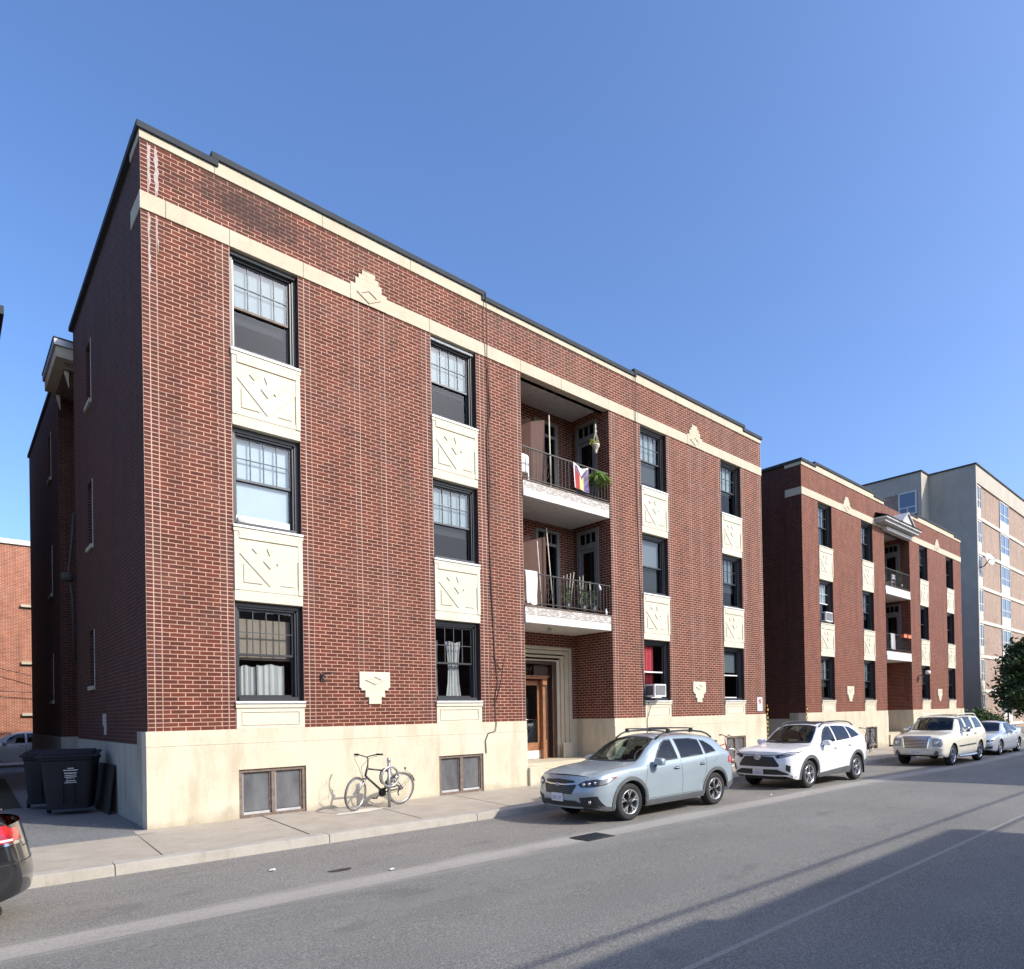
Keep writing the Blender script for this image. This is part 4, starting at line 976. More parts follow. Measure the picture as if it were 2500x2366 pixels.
    def handle(s, x, z, mat, n='door_handle'):
        for kind, sg in (('side-', -1), ('side+', 1)):
            h, nn = s.ray(kind, x, z)
            if h is None: continue
            b = MB(); c = h+s.o; b.sell(c, (.085, .012, .032), .8, 'plastic_black' if mat != 'paint_white' else 'cap_grey', 14, 8); b.tube([c+Vector((-.09, sg*.012, .003)), c+Vector((-.05, sg*.034, .006)), c+Vector((.05, sg*.034, .006)), c+Vector((.09, sg*.012, .003))], .0125, mat, 8); b.build(n, s.root)
    def plate(s, x, z, y=0., w_=.30, h=.15, kind='front', dark=False):
        hh, nn = s.ray(kind, y, z); dx = -.022 if kind == 'front' else .022; xx = hh.x+dx; sg = -1 if kind == 'front' else 1
        b = MB(); b.box(s.o.x+xx-.004, s.o.x+xx+.03*(-sg), s.o.y+y-w_/2, s.o.y+y+w_/2, s.o.z+z-h/2, s.o.z+z+h/2, 'plate_white'); p = b.build('licence_plate', s.root, bevel=.003)
        b = MB(); rr_ = random.Random(int(s.o.x*10))
        for k in range(7):
            if k == 3 and not dark: continue
            yy = y-.115+k*.0365; q = s.o.x+xx-.004-.0015
            b.box(q, q+.001, s.o.y+yy, s.o.y+yy+.022, s.o.z+z-.045, s.o.z+z+.025, 'plate_ink'); b.box(q-.0005, q, s.o.y+yy+.007, s.o.y+yy+.015, s.o.z+z-.03+.02*rr_.random(), s.o.z+z-.008+.02*rr_.random(), 'plate_white')
        pieces(b, 'plate_character', p, .006)

def mirrored(poly): return [(-p[0], p[1]) for p in poly][::-1]

def car_blue():
    sp = dict(L=4.46, wheels=(.90, 3.565), r=.35, ra=.405, lean=(.50, .25), bulge=(.15, .10), zm=.58,
        zb=[(0, .30), (.3, .24), (.5, .23), (1.4, .225), (3.1, .235), (3.9, .27), (4.46, .36)],
        belt=[(0, .85), (.3, .915), (.7, .95), (1.1, .975), (1.6, 1.0), (2.6, 1.04), (3.5, 1.10), (4.1, 1.13), (4.46, 1.06)],
        top=[(0, .89), (.25, .965), (.6, 1.015), (.95, 1.045), (1.10, 1.06), (1.20, 1.095), (1.68, 1.37), (2.0, 1.52), (2.4, 1.575), (2.9, 1.58), (3.5, 1.535), (3.95, 1.45), (4.15, 1.31), (4.38, 1.13), (4.46, 1.07)],
        hw=[(0, .68), (.05, .76), (.14, .825), (.28, .865), (.55, .888), (.9, .90), (2., .90), (3.5, .905), (4.0, .875), (4.25, .82), (4.40, .74), (4.46, .66)],
        hr=[(0, .60), (.3, .70), (.9, .76), (1.2, .73), (1.5, .68), (2.0, .60), (2.6, .575), (3.5, .56), (4.0, .55), (4.46, .56)])
    c = Car('blue grey crossover car with roof rack bars, parked at the kerb before the entrance', 5.70, -4.13, -.2, sp)
    ws = [(-.68, 1.075), (-.58, 1.34), (-.51, 1.475), (-.30, 1.515), (0, 1.525), (.30, 1.515), (.51, 1.475), (.58, 1.34), (.68, 1.075), (.3, 1.068), (0, 1.066), (-.3, 1.068)]
    c.glass('front', ws, 'car_glass', 'windscreen', .028)
    for k in ('side-', 'side+'):
        c.glass(k, [(1.62, 1.035), (2.36, 1.065), (2.34, 1.46), (2.16, 1.455), (1.98, 1.37), (1.78, 1.20)], 'car_glass', 'front_side_window', .02)
        c.glass(k, [(2.46, 1.07), (3.20, 1.105), (3.22, 1.42), (2.9, 1.46), (2.45, 1.465)], 'privacy_glass', 'rear_side_window', .02)
        c.glass(k, [(3.27, 1.11), (3.66, 1.15), (3.60, 1.26), (3.44, 1.37), (3.28, 1.41)], 'privacy_glass', 'quarter_window', .018)
    c.finish_body('paint_blue')
    c.under(); c.interior(1.42, (2.15, 3.05), .5, 1.13)
    rt = MB(); rt.add([Vector(q)+c.o for q in [(1.46, -.06, 1.10), (1.46, .16, 1.10), (1.70, .14, 1.32), (1.70, -.03, 1.32)]], [(0, 1, 2, 3)], 'paper_pale'); rt.build('dashboard_paper', c.root)
    mb = MB()
    for k in ('side-', 'side+'):
        c.line(k, [(1.32, .36), (1.30, .70), (1.42, 1.0)], .008, 'interior_dark', mb); c.line(k, [(2.41, .36), (2.42, 1.05)], .008, 'interior_dark', mb); c.line(k, [(3.06, .52), (3.22, .80), (3.25, 1.08)], .008, 'interior_dark', mb); c.line(k, [(1.34, .365), (3.02, .375)], .007, 'interior_dark', mb)
        c.line(k, [(3.50, .93), (3.62, 1.0), (3.60, 1.05)], .005, 'interior_dark', mb)
    for yy in (-1, 1): c.line('top', [(.18, yy*.60), (.6, yy*.70), (1.18, yy*.70)], .008, 'interior_dark', mb)
    mb.build('panel_gap', c.root)
    for k in ('side-', 'side+'):
        c.patch(k, [(1.33, .245), (3.13, .255), (3.13, .36), (1.33, .345)], 'plastic_grey', .016, 'sill_cladding')
        c.patch(k, [(4.02, .32), (4.34, .40), (4.36, .52), (3.99, .42)], 'plastic_grey', .014, 'bumper_cladding')
        c.patch(k, [(.03, .27), (.46, .25), (.47, .31), (.2, .34), (.03, .37)], 'plastic_grey', .010, 'bumper_cladding')
    c.archring('plastic_grey', .075, .014)
    # face
    c.patch('front', [(-.37, .80), (-.43, .71), (-.35, .56), (.35, .56), (.43, .71), (.37, .80), (0, .82)], 'plastic_black', .010, 'grille', grid=.04)
    mb = MB(); c.patch('front', [(-.42, .735), (-.2, .712), (.2, .712), (.42, .735), (.42, .755), (.2, .738), (-.2, .738), (-.42, .755)], 'alloy', .024, mb=mb, grid=.04)
    for zz in (.59, .62, .65, .68): c.patch('front', [(-.33, zz), (.30, zz), (.30, zz+.006), (-.30, zz+.006)], 'plastic_grey', .014, mb=mb)
    mb.build('grille_bar', c.root)
    h, _ = c.ray('front', 0, .725); b = MB(); b.sell(h+c.o+Vector((-.03, 0, 0)), (.008, .062, .032), .9, 'chrome', 20, 8); b.sell(h+c.o+Vector((-.036, 0, 0)), (.006, .050, .023), .9, 'plate_ink', 18, 8)
    for (yy, zz, r_) in ((.022, .006, .006), (-.01, .008, .004), (-.022, .0, .004), (-.005, -.008, .004), (-.028, -.008, .003), (.008, -.01, .003)): b.sell(h+c.o+Vector((-.043, yy, zz)), (.003, r_, r_), 1, 'chrome', 8, 6)
    b.build('badge', c.root)
    for sg in (-1, 1):
        P = [(.46, .735), (.54, .685), (.78, .70), (.86, .80), (.76, .83), (.58, .80)]; P = P if sg > 0 else mirrored(P)
        hl = c.patch('front', P, 'plastic_black', .006, 'headlight', grid=.03)
        for (yy, zz, rr_) in ((.575, .735, .036), (.665, .745, .036), (.755, .765, .032)):
            h, _ = c.ray('front', sg*yy, zz)
            if h: b = MB(); b.sell(h+c.o+Vector((-.004, 0, 0)), (.02, rr_, rr_), .9, 'chrome', 14, 8); b.build('lamp_reflector', hl)
        Q = [(.47, .735), (.545, .692), (.77, .707), (.845, .795), (.755, .822), (.58, .795)]; Q = Q if sg > 0 else mirrored(Q)
        c.patch('front', Q, 'lamp_glass', .022, 'lamp_lens', parent=hl, grid=.03, skirt=0)
        kk = 'side+' if sg > 0 else 'side-'; c.patch(kk, [(.10, .705), (.30, .735), (.56, .845), (.40, .845), (.16, .80)], 'plastic_black', .008, 'headlight_side', parent=hl, grid=.03); c.patch(kk, [(.14, .72), (.30, .75), (.50, .835), (.38, .832), (.17, .79)], 'lamp_chrome', .014, 'lamp_reflector', parent=hl, grid=.03); c.patch(kk, [(.47, .815), (.55, .843), (.44, .842)], 'red_lens', .018, 'side_marker', parent=hl, grid=.03)
        P = [(.50, .50), (.80, .53), (.84, .33), (.54, .30)]; P = P if sg > 0 else mirrored(P); fg = c.patch('front', P, 'plastic_black', .010, 'fog_lamp_bezel', grid=.04)
        h, _ = c.ray('front', sg*.68, .42); b = MB(); b.sell(h+c.o+Vector((-.012, 0, 0)), (.02, .035, .035), .9, 'alloy', 14, 8); b.build('fog_lamp', fg)
    c.patch('front', [(-.66, .285), (.66, .285), (.56, .38), (.40, .44), (-.40, .44), (-.56, .38)], 'plastic_black', .012, 'lower_grille', grid=.05)
    c.plate(0, .495)
    mb = MB(); c.patch('rear', [(.55, .84), (.72, .84), (.80, 1.0), (.70, 1.06), (.58, 1.0)], 'red_lens', .012, mb=mb); c.patch('side-', [(4.05, .90), (4.33, .84), (4.34, .98), (4.10, 1.03)], 'red_lens', .012, mb=mb); mb.build('tail_light', c.root)
    mb = MB(); c.patch('rear', mirrored([(.55, .84), (.72, .84), (.80, 1.0), (.70, 1.06), (.58, 1.0)]), 'red_lens', .012, mb=mb); c.patch('side+', [(4.05, .90), (4.33, .84), (4.34, .98), (4.10, 1.03)], 'red_lens', .012, mb=mb); mb.build('tail_light', c.root)
    c.patch('rear', [(-.50, 1.14), (.50, 1.14), (.46, 1.36), (-.46, 1.36)], 'privacy_glass', .006, 'rear_window')
    c.wheel('cross'); c.mirror(1.62, 1.06, .88, 'paint_blue'); c.handle(2.26, .895, 'paint_blue'); c.handle(3.10, .925, 'paint_blue')
    # wiper, rails, bars
    b = MB(); o = c.o
    for yy, dy in ((-.45, .5), (.1, .5)): b.tube([o+Vector((1.14, yy, 1.07)), o+Vector((1.32, yy+dy*.6, 1.165+.01)), o+Vector((1.36, yy+dy, 1.195))], .007, 'plastic_black', 5)
    b.build('wiper', c.root)
    for sg in (-1, 1):
        b = MB(); pts = []
        for t in range(13):
            u = t/12; x = 1.98+1.85*u; zr = c.top(x)-.035; pts.append(o+Vector((x, sg*.56, zr+.075*min(1, math.sin(math.pi*u)*2.6))))
        b.tube(pts, .019, 'plastic_black', 8); b.build('roof_rail', c.root)
    for x in (2.35, 3.10):
        b = MB(); zz = c.top(x)+.095; b.sell(o+Vector((x, 0, zz)), (.035, .62, .014), .5, 'plastic_grey', 16, 8)
        for sg in (-1, 1): b.poly([o+Vector((x-.05, sg*.54, zz-.085)), o+Vector((x+.05, sg*.54, zz-.085)), o+Vector((x+.03, sg*.56, zz)), o+Vector((x-.03, sg*.56, zz))], (0, sg*.05, 0), 'plastic_black')
        b.build('roof_bar', c.root)
    b = MB(); b.tube([o+Vector((3.75, 0, 1.50)), o+Vector((3.95, 0, 1.68))], .004, 'plastic_black', 5); b.build('aerial', c.root)
    return c

def car_white():
    sp = dict(L=4.60, wheels=(.93, 3.62), r=.36, ra=.42, lean=(.34, .22), bulge=(.12, .10), zm=.62,
        zb=[(0, .36), (.3, .27), (.5, .25), (1.4, .245), (3.2, .25), (4.0, .30), (4.6, .42)],
        belt=[(0, .92), (.3, .975), (.7, 1.01), (1.2, 1.045), (1.6, 1.07), (2.6, 1.11), (3.5, 1.17), (4.2, 1.22), (4.6, 1.12)],
        top=[(0, .96), (.22, 1.03), (.6, 1.07), (1.0, 1.10), (1.22, 1.115), (1.34, 1.16), (1.75, 1.43), (2.05, 1.60), (2.4, 1.655), (3.0, 1.665), (3.7, 1.63), (4.1, 1.56), (4.3, 1.42), (4.52, 1.20), (4.6, 1.13)],
        hw=[(0, .73), (.05, .80), (.14, .86), (.28, .893), (.55, .912), (.93, .925), (2., .92), (3.6, .93), (4.1, .90), (4.4, .84), (4.55, .77), (4.6, .70)],
        hr=[(0, .66), (.3, .76), (.9, .80), (1.2, .78), (1.5, .72), (2.0, .635), (2.6, .61), (3.5, .59), (4.1, .58), (4.6, .60)], g=[.93, .955, .975, .995, 1., .985, .96, .935])
    c = Car('white sport utility car with black arches and a dark sunroof, second from the blue car', 12.27, -4.20, -.21, sp)
    ws = [(-.68, 1.13), (-.60, 1.40), (-.53, 1.545), (-.3, 1.585), (0, 1.595), (.3, 1.585), (.53, 1.545), (.60, 1.40), (.68, 1.13), (.3, 1.12), (0, 1.115), (-.3, 1.12)]
    c.glass('front', ws, 'car_glass', 'windscreen', .028)
    for k in ('side-', 'side+'):
        c.glass(k, [(1.62, 1.10), (2.42, 1.14), (2.42, 1.55), (2.2, 1.545), (1.98, 1.44), (1.80, 1.29)], 'car_glass', 'front_side_window', .02)
        c.glass(k, [(2.50, 1.145), (3.28, 1.185), (3.30, 1.52), (2.9, 1.55), (2.50, 1.555)], 'privacy_glass', 'rear_side_window', .02)
        c.glass(k, [(3.36, 1.19), (3.92, 1.25), (3.74, 1.42), (3.58, 1.49), (3.36, 1.52)], 'privacy_glass', 'quarter_window', .018)
    c.finish_body('paint_white'); c.under(); c.interior(1.45, (2.2, 3.1), .55, 1.2)
    mb = MB()
    for k in ('side-', 'side+'):
        c.line(k, [(1.37, .42), (1.35, .75), (1.46, 1.06)], .008, 'interior_dark', mb); c.line(k, [(2.46, .42), (2.46, 1.12)], .008, 'interior_dark', mb); c.line(k, [(3.12, .58), (3.28, .86), (3.32, 1.16)], .008, 'interior_dark', mb)
    for yy in (-1, 1): c.line('top', [(.12, yy*.68), (.6, yy*.76), (1.18, yy*.76)], .008, 'interior_dark', mb)
    mb.build('panel_gap', c.root)
    for k in ('side-', 'side+'):
        c.patch(k, [(1.36, .262), (3.17, .265), (3.17, .42), (3.0, .44), (1.6, .37), (1.36, .36)], 'plastic_grey', .018, 'sill_cladding')
        c.patch(k, [(4.06, .36), (4.48, .46), (4.48, .60), (4.05, .50)], 'plastic_grey', .014, 'bumper_cladding')
    c.archring('plastic_grey', .082, .014)
    c.patch('front', [(-.42, .84), (-.58, .64), (-.56, .60), (.56, .60), (.58, .64), (.42, .84), (.1, .855), (-.1, .855)], 'plastic_black', .012, 'grille', grid=.05)
    mb = MB(); c.patch('front', [(-.64, .595), (.64, .595), (.60, .555), (-.60, .555)], 'paint_white', .035, mb=mb, grid=.05, skirt=.02); c.patch('front', [(-.70, .895), (-.3, .872), (.3, .872), (.70, .895), (.70, .907), (.3, .887), (-.3, .887), (-.70, .907)], 'plastic_black', .010, mb=mb, grid=.05); mb.build('grille_frame', c.root)
    h, _ = c.ray('front', 0, .825); q = h+c.o+Vector((-.035, 0, 0)); b = MB()
    for ry, rz, dz_ in ((.088, .060, 0), (.028, .056, 0), (.056, .022, .022)): b.tube([q+Vector((0, ry*math.cos(t), dz_+rz*math.sin(t))) for t in [k*math.pi/10 for k in range(20)]], .0075, 'chrome', 6, closed=True)
    b.sell(q+Vector((.008, 0, 0)), (.008, .085, .057), .9, 'plate_ink', 18, 8); b.build('badge', c.root)
    for sg in (-1, 1):
        P = [(.46, .86), (.52, .80), (.86, .88), (.88, .965), (.70, .945)]; P = P if sg > 0 else mirrored(P); hl = c.patch('front', P, 'plastic_black', .006, 'headlight', grid=.035)
        Q = [(.60, .893), (.80, .918), (.83, .940), (.70, .925)]; Q = Q if sg > 0 else mirrored(Q); c.patch('front', Q, 'plate_white', .014, 'lamp_reflector', parent=hl, grid=.04)
        Q = [(.57, .835), (.82, .892), (.82, .904), (.58, .850)]; Q = Q if sg > 0 else mirrored(Q); c.patch('front', Q, 'plate_white', .012, 'lamp_strip', parent=hl, grid=.04)
        P = [(.46, .86), (.52, .80), (.86, .88), (.88, .965), (.70, .945)]; P = P if sg > 0 else mirrored(P); c.patch('front', P, 'lamp_glass', .022, 'lamp_lens', parent=hl, grid=.04, skirt=0)
        P = [(.74, .66), (.82, .62), (.80, .46), (.72, .52)]; P = P if sg > 0 else mirrored(P); c.patch('front', P, 'plastic_black', .012, 'fog_lamp_bezel', grid=.04)
        P = [(.66, .845), (.67, .852)]; 
    c.patch('front', [(-.86, .34), (.86, .34), (.74, .44), (.52, .53), (-.52, .53), (-.74, .44)], 'plastic_black', .012, 'lower_grille', grid=.06)
    c.plate(0, .455, dark=True); c.wheel('five'); c.mirror(1.66, 1.13, .90, 'paint_white'); c.handle(2.32, .97, 'paint_white'); c.handle(3.16, 1.01, 'paint_white')
    o = c.o
    for sg in (-1, 1):
        b = MB(); pts = []
        for t in range(13):
            u = t/12; x = 1.98+2.0*u; pts.append(o+Vector((x, sg*.595, c.top(x)-.05+.06*min(1, math.sin(math.pi*u)*3))))
        b.tube(pts, .018, 'plastic_black', 8); b.build('roof_rail', c.root)
    c.patch('top', [(2.12, -.42), (2.95, -.42), (2.95, .42), (2.12, .42)], 'plastic_black', .005, 'sunroof')
    mb = MB(); P = [(.58, .98), (.72, .96), (.84, 1.06), (.78, 1.14), (.60, 1.10)]; c.patch('rear', P, 'red_lens', .012, mb=mb); c.patch('side-', [(4.22, 1.02), (4.50, 1.0), (4.50, 1.10), (4.26, 1.14)], 'red_lens', .012, mb=mb); mb.build('tail_light', c.root)
    b = MB(); 
    for c_x in (1.365, 4.055):
        for sg in (-1, 1): b.box(o.x+c_x, o.x+c_x+.012, o.y+sg*.90-.06*(sg > 0), o.y+sg*.90+.06*(sg < 0), o.z+.16, o.z+.42, 'plastic_black')
    b.build('mud_flap', c.root)
    return c

def car_cream():
    sp = dict(L=5.10, wheels=(.95, 3.98), r=.385, ra=.44, lean=(.12, .12), bulge=(.10, .08), zm=.6,
        zb=[(0, .42), (.3, .34), (.5, .33), (1.5, .33), (3.4, .33), (4.4, .36), (5.1, .46)],
        belt=[(0, 1.0), (.25, 1.05), (.7, 1.10), (1.3, 1.14), (1.7, 1.17), (2.8, 1.20), (3.8, 1.23), (4.7, 1.25), (5.1, 1.20)],
        top=[(0, 1.05), (.16, 1.12), (.6, 1.16), (1.1, 1.20), (1.36, 1.22), (1.46, 1.27), (1.85, 1.58), (2.1, 1.73), (2.4, 1.79), (3.2, 1.81), (4.0, 1.80), (4.5, 1.76), (4.75, 1.62), (5.02, 1.28), (5.1, 1.22)],
        hw=[(0, .80), (.05, .86), (.15, .905), (.3, .93), (.55, .95), (.95, .962), (2., .962), (4.0, .965), (4.6, .93), (4.95, .88), (5.1, .80)],
        hr=[(0, .70), (.3, .80), (.9, .82), (1.3, .80), (1.6, .76), (2.1, .70), (2.6, .68), (4.0, .67), (4.7, .66), (5.1, .68)])
    c = Car('large cream sport utility car with a chrome slatted grille and chrome step bars', 22.15, -4.42, -.32, sp)
    ws = [(-.72, 1.26), (-.66, 1.52), (-.60, 1.68), (-.3, 1.715), (0, 1.72), (.3, 1.715), (.60, 1.68), (.66, 1.52), (.72, 1.26), (.3, 1.235), (0, 1.23), (-.3, 1.235)]
    c.glass('front', ws, 'car_glass', 'windscreen', .028)
    for k in ('side-', 'side+'):
        c.glass(k, [(1.86, 1.21), (2.42, 1.235), (2.42, 1.69), (2.22, 1.69), (2.05, 1.55)], 'car_glass', 'front_side_window', .02)
        c.glass(k, [(2.62, 1.24), (3.32, 1.265), (3.32, 1.69), (2.62, 1.695)], 'privacy_glass', 'rear_side_window', .02)
        c.glass(k, [(3.55, 1.28), (4.42, 1.31), (4.22, 1.66), (3.62, 1.685)], 'privacy_glass', 'quarter_window', .02)
        c.patch(k, [(2.02, 1.66), (2.46, 1.72), (2.46, 1.67), (2.10, 1.62)], 'plastic_grey', .03, 'window_visor'); c.patch(k, [(2.60, 1.72), (3.34, 1.715), (3.34, 1.67), (2.60, 1.675)], 'plastic_grey', .03, 'window_visor')
    c.finish_body('paint_cream'); c.under(); c.interior(1.6, (2.45, 3.4), .65, 1.36)
    mb = MB()
    for k in ('side-', 'side+'):
        c.line(k, [(1.44, .48), (1.42, .85), (1.52, 1.15)], .008, 'interior_dark', mb); c.line(k, [(2.52, .48), (2.52, 1.2)], .008, 'interior_dark', mb); c.line(k, [(3.44, .62), (3.50, .9), (3.50, 1.25)], .008, 'interior_dark', mb)
    mb.build('panel_gap', c.root)
    for k in ('side-', 'side+'): c.patch(k, [(1.50, .655), (3.35, .675), (3.35, .72), (1.50, .70)], 'dark_metal', .014, 'side_moulding')
    gr_ = c.patch('front', [(-.44, 1.0), (-.40, .66), (.40, .66), (.44, 1.0)], 'plastic_black', .010, 'grille', grid=.06)
    mb = MB()
    for k in range(6): z_ = .69+k*.052; c.patch('front', [(-.405, z_), (.405, z_), (.41, z_+.024), (-.41, z_+.024)], 'soft_chrome', .028, mb=mb, grid=.1)
    c.patch('front', [(-.48, 1.03), (-.42, .66), (-.38, .66), (-.43, 1.0)], 'chrome', .035, mb=mb, grid=.1); c.patch('front', [(.48, 1.03), (.43, 1.0), (.38, .66), (.42, .66)], 'chrome', .035, mb=mb, grid=.1)
    c.patch('front', [(-.48, 1.0), (-.12, .975), (0, .955), (.12, .975), (.48, 1.0), (.48, 1.06), (-.48, 1.06)], 'soft_chrome', .035, mb=mb, grid=.06); mb.build('grille_slats', gr_)
    for sg in (-1, 1):
        P = [(.53, .72), (.84, .72), (.86, .80), (.83, .99), (.53, .985)]; P = P if sg > 0 else mirrored(P); hl = c.patch('front', P, 'cap_grey', .008, 'headlight', grid=.05)
        h, _ = c.ray('front', sg*.68, .85); b = MB(); b.sell(h+c.o+Vector((-.0, 0, 0)), (.03, .09, .09), .9, 'chrome', 16, 8); b.build('lamp_reflector', hl)
        c.patch('front', P, 'lamp_glass', .03, 'lamp_lens', parent=hl, grid=.05, skirt=0)
        h, _ = c.ray('front', sg*.66, .50); b = MB(); b.lathe([(.0, .01), (.055, .012), (.075, .022), (.085, .01)], h+c.o, (-1, 0, 0), 'plastic_grey', 18); b.build('fog_lamp', c.root)
    c.patch('front', [(-.72, .40), (.72, .40), (.60, .455), (-.60, .455)], 'plastic_black', .012, 'lower_grille'); c.patch('front', [(-.86, .63), (.86, .63), (.86, .655), (-.86, .655)], 'paint_cream', .03, 'bumper_lip')
    c.plate(0, .51); c.wheel('chrome', .66, .24); c.mirror(1.95, 1.27, .96, 'chrome', (.09, .13, .10)); c.handle(2.42, 1.05, 'chrome'); c.handle(3.36, 1.08, 'chrome')
    o = c.o
    for sg in (-1, 1):
        b = MB(); b.tube([o+Vector((x, sg*(.97+.03*math.sin(math.pi*(x-1.45)/2.0)), .31)) for x in [1.45+.1*k for k in range(20)]], .045, 'chrome', 10); b.build('step_bar', c.root)
        b = MB(); pts = []
        for t in range(13): u = t/12; x = 2.3+2.2*u; pts.append(o+Vector((x, sg*.63, c.top(x)-.03+.06*min(1, math.sin(math.pi*u)*4))))
        b.tube(pts, .02, 'paint_cream', 8); b.build('roof_rail', c.root)
    c.patch('top', [(2.35, -.40), (3.05, -.40), (3.05, .40), (2.35, .40)], 'plastic_black', .005, 'sunroof')
    mb = MB(); P = [(.66, .98), (.86, .98), (.86, 1.22), (.70, 1.22)]; c.patch('rear', P, 'red_lens', .012, mb=mb); mb.build('tail_light', c.root)
    return c

def sedan(label, X0, yc, z0, col, far=False, group='cars parked along the kerb'):
    sp = dict(L=4.82, wheels=(.94, 3.74), r=.335, ra=.385, lean=(.75, .24), bulge=(.22, .13), zm=.50,
        zb=[(0, .26), (.3, .20), (.5, .19), (1.5, .19), (3.4, .19), (4.2, .22), (4.82, .34)],
        belt=[(0, .70), (.3, .78), (.7, .85), (1.3, .91), (1.8, .94), (2.8, .98), (3.6, 1.02), (4.3, 1.08), (4.82, 1.02)],
        top=[(0, .735), (.25, .84), (.6, .92), (1.1, .97), (1.38, .99), (1.5, 1.03), (2.0, 1.29), (2.35, 1.42), (2.7, 1.45), (3.1, 1.43), (3.6, 1.32), (4.05, 1.19), (4.25, 1.165), (4.6, 1.165), (4.75, 1.12), (4.82, 1.04)],
        hw=[(0, .58), (.06, .70), (.16, .79), (.3, .845), (.55, .89), (.94, .915), (2., .915), (3.8, .92), (4.3, .89), (4.6, .83), (4.75, .76), (4.82, .68)],
        hr=[(0, .50), (.3, .68), (.9, .76), (1.3, .75), (1.7, .68), (2.2, .585), (2.7, .56), (3.3, .565), (3.8, .62), (4.2, .72), (4.6, .70), (4.82, .62)])
    c = Car(label, X0, yc, z0, sp, group=group)
    ws = [(-.66, 1.0), (-.58, 1.22), (-.52, 1.35), (-.3, 1.38), (0, 1.385), (.3, 1.38), (.52, 1.35), (.58, 1.22), (.66, 1.0), (.3, .995), (0, .99), (-.3, .995)]
    c.glass('front', ws, 'privacy_glass' if far else 'car_glass', 'windscreen', .026)
    for k in ('side-', 'side+'):
        c.glass(k, [(1.95, .965), (2.62, .985), (2.62, 1.355), (2.4, 1.34), (2.15, 1.21)], 'privacy_glass', 'front_side_window', .018)
        c.glass(k, [(2.70, .99), (3.42, 1.005), (3.60, 1.06), (3.35, 1.24), (3.05, 1.345), (2.70, 1.36)], 'privacy_glass', 'rear_side_window', .018)
    c.finish_body(col); c.under(); c.interior(1.7, (2.4, 3.25), .42, 1.02)
    mb = MB()
    for k in ('side-', 'side+'):
        c.line(k, [(1.42, .32), (1.40, .65), (1.55, .93)], .008, 'interior_dark', mb); c.line(k, [(2.66, .32), (2.66, .98)], .008, 'interior_dark', mb); c.line(k, [(3.34, .5), (3.50, .76), (3.58, 1.0)], .008, 'interior_dark', mb)
        c.line(k, [(4.42, .66), (4.72, .66)], .010, 'interior_dark', mb)
    mb.build('panel_gap', c.root)
    c.patch('front', [(-.38, .66), (-.48, .50), (-.36, .36), (.36, .36), (.48, .50), (.38, .66)], 'plastic_black', .01, 'grille', grid=.05)
    for sg in (-1, 1):
        P = [(.44, .60), (.56, .575), (.80, .65), (.80, .70), (.62, .68)]; P = P if sg > 0 else mirrored(P); hl = c.patch('front', P, 'plastic_black', .006, 'headlight', grid=.04)
        h, _ = c.ray('front', sg*.66, .65); b = MB(); b.sell(h+c.o, (.02, .06, .022), .9, 'chrome', 14, 8); b.build('lamp_reflector', hl); c.patch('front', P, 'lamp_glass', .018, 'lamp_lens', parent=hl, skirt=0)
        P = [(.50, .37), (.78, .42), (.76, .33), (.54, .32)]; P = P if sg > 0 else mirrored(P); c.patch('front', P, 'plastic_black', .01, 'fog_lamp_bezel')
    c.patch('front', [(-.66, .25), (.66, .25), (.56, .30), (-.56, .30)], 'plastic_black', .01, 'lower_grille')
    for kk, sg in (('side-', -1), ('side+', 1)):
        mb = MB(); c.patch(kk, [(4.26, 1.0), (4.34, .90), (4.60, .865), (4.765, .875), (4.76, .96), (4.69, 1.03), (4.50, 1.04)], 'red_lens', .012, mb=mb, grid=.03)
        P = [(.50, 1.0), (.52, .88), (.66, .88), (.66, 1.0)]; P = P if sg > 0 else mirrored(P); c.patch('rear', P, 'red_lens', .012, mb=mb, grid=.04); tl = mb.build('tail_light', c.root)
        mb = MB(); c.patch(kk, [(4.34, .875), (4.60, .835), (4.78, .845), (4.78, .87), (4.60, .865), (4.34, .90)], 'chrome', .020, mb=mb, grid=.04); P = [(.50, .845), (.68, .845), (.68, .875), (.50, .875)]; P = P if sg > 0 else mirrored(P); c.patch('rear', P, 'chrome', .018, mb=mb); mb.build('lamp_surround', tl)
        mb = MB(); c.patch(kk, [(4.56, .925), (4.74, .905), (4.74, .935), (4.58, .955)], 'lamp_glass', .018, mb=mb); c.patch(kk, [(4.62, .885), (4.74, .88), (4.74, .90), (4.62, .905)], 'plate_white', .016, mb=mb); mb.build('reversing_lamp', tl)
    mb = MB(); c.line('rear', [(-.80, .66), (.80, .66)], .012, 'interior_dark', mb); c.line('rear', [(-.52, 1.0), (-.50, .80), (.50, .80), (.52, 1.0)], .01, 'interior_dark', mb); mb.build('boot_gap', c.root)
    c.patch('rear', [(-.56, 1.21), (.56, 1.21), (.50, 1.34), (-.50, 1.34)], 'privacy_glass', .006, 'rear_window')
    b = MB(); o = c.o; b.sell(o+Vector((4.60, 0, 1.185)), (.10, .66, .020), .6, col, 20, 8); b.build('boot_spoiler', c.root)
    c.wheel('multi'); c.mirror(1.98, 1.0, .88, col); c.handle(2.52, .87, col); c.handle(3.30, .885, col)
    return c
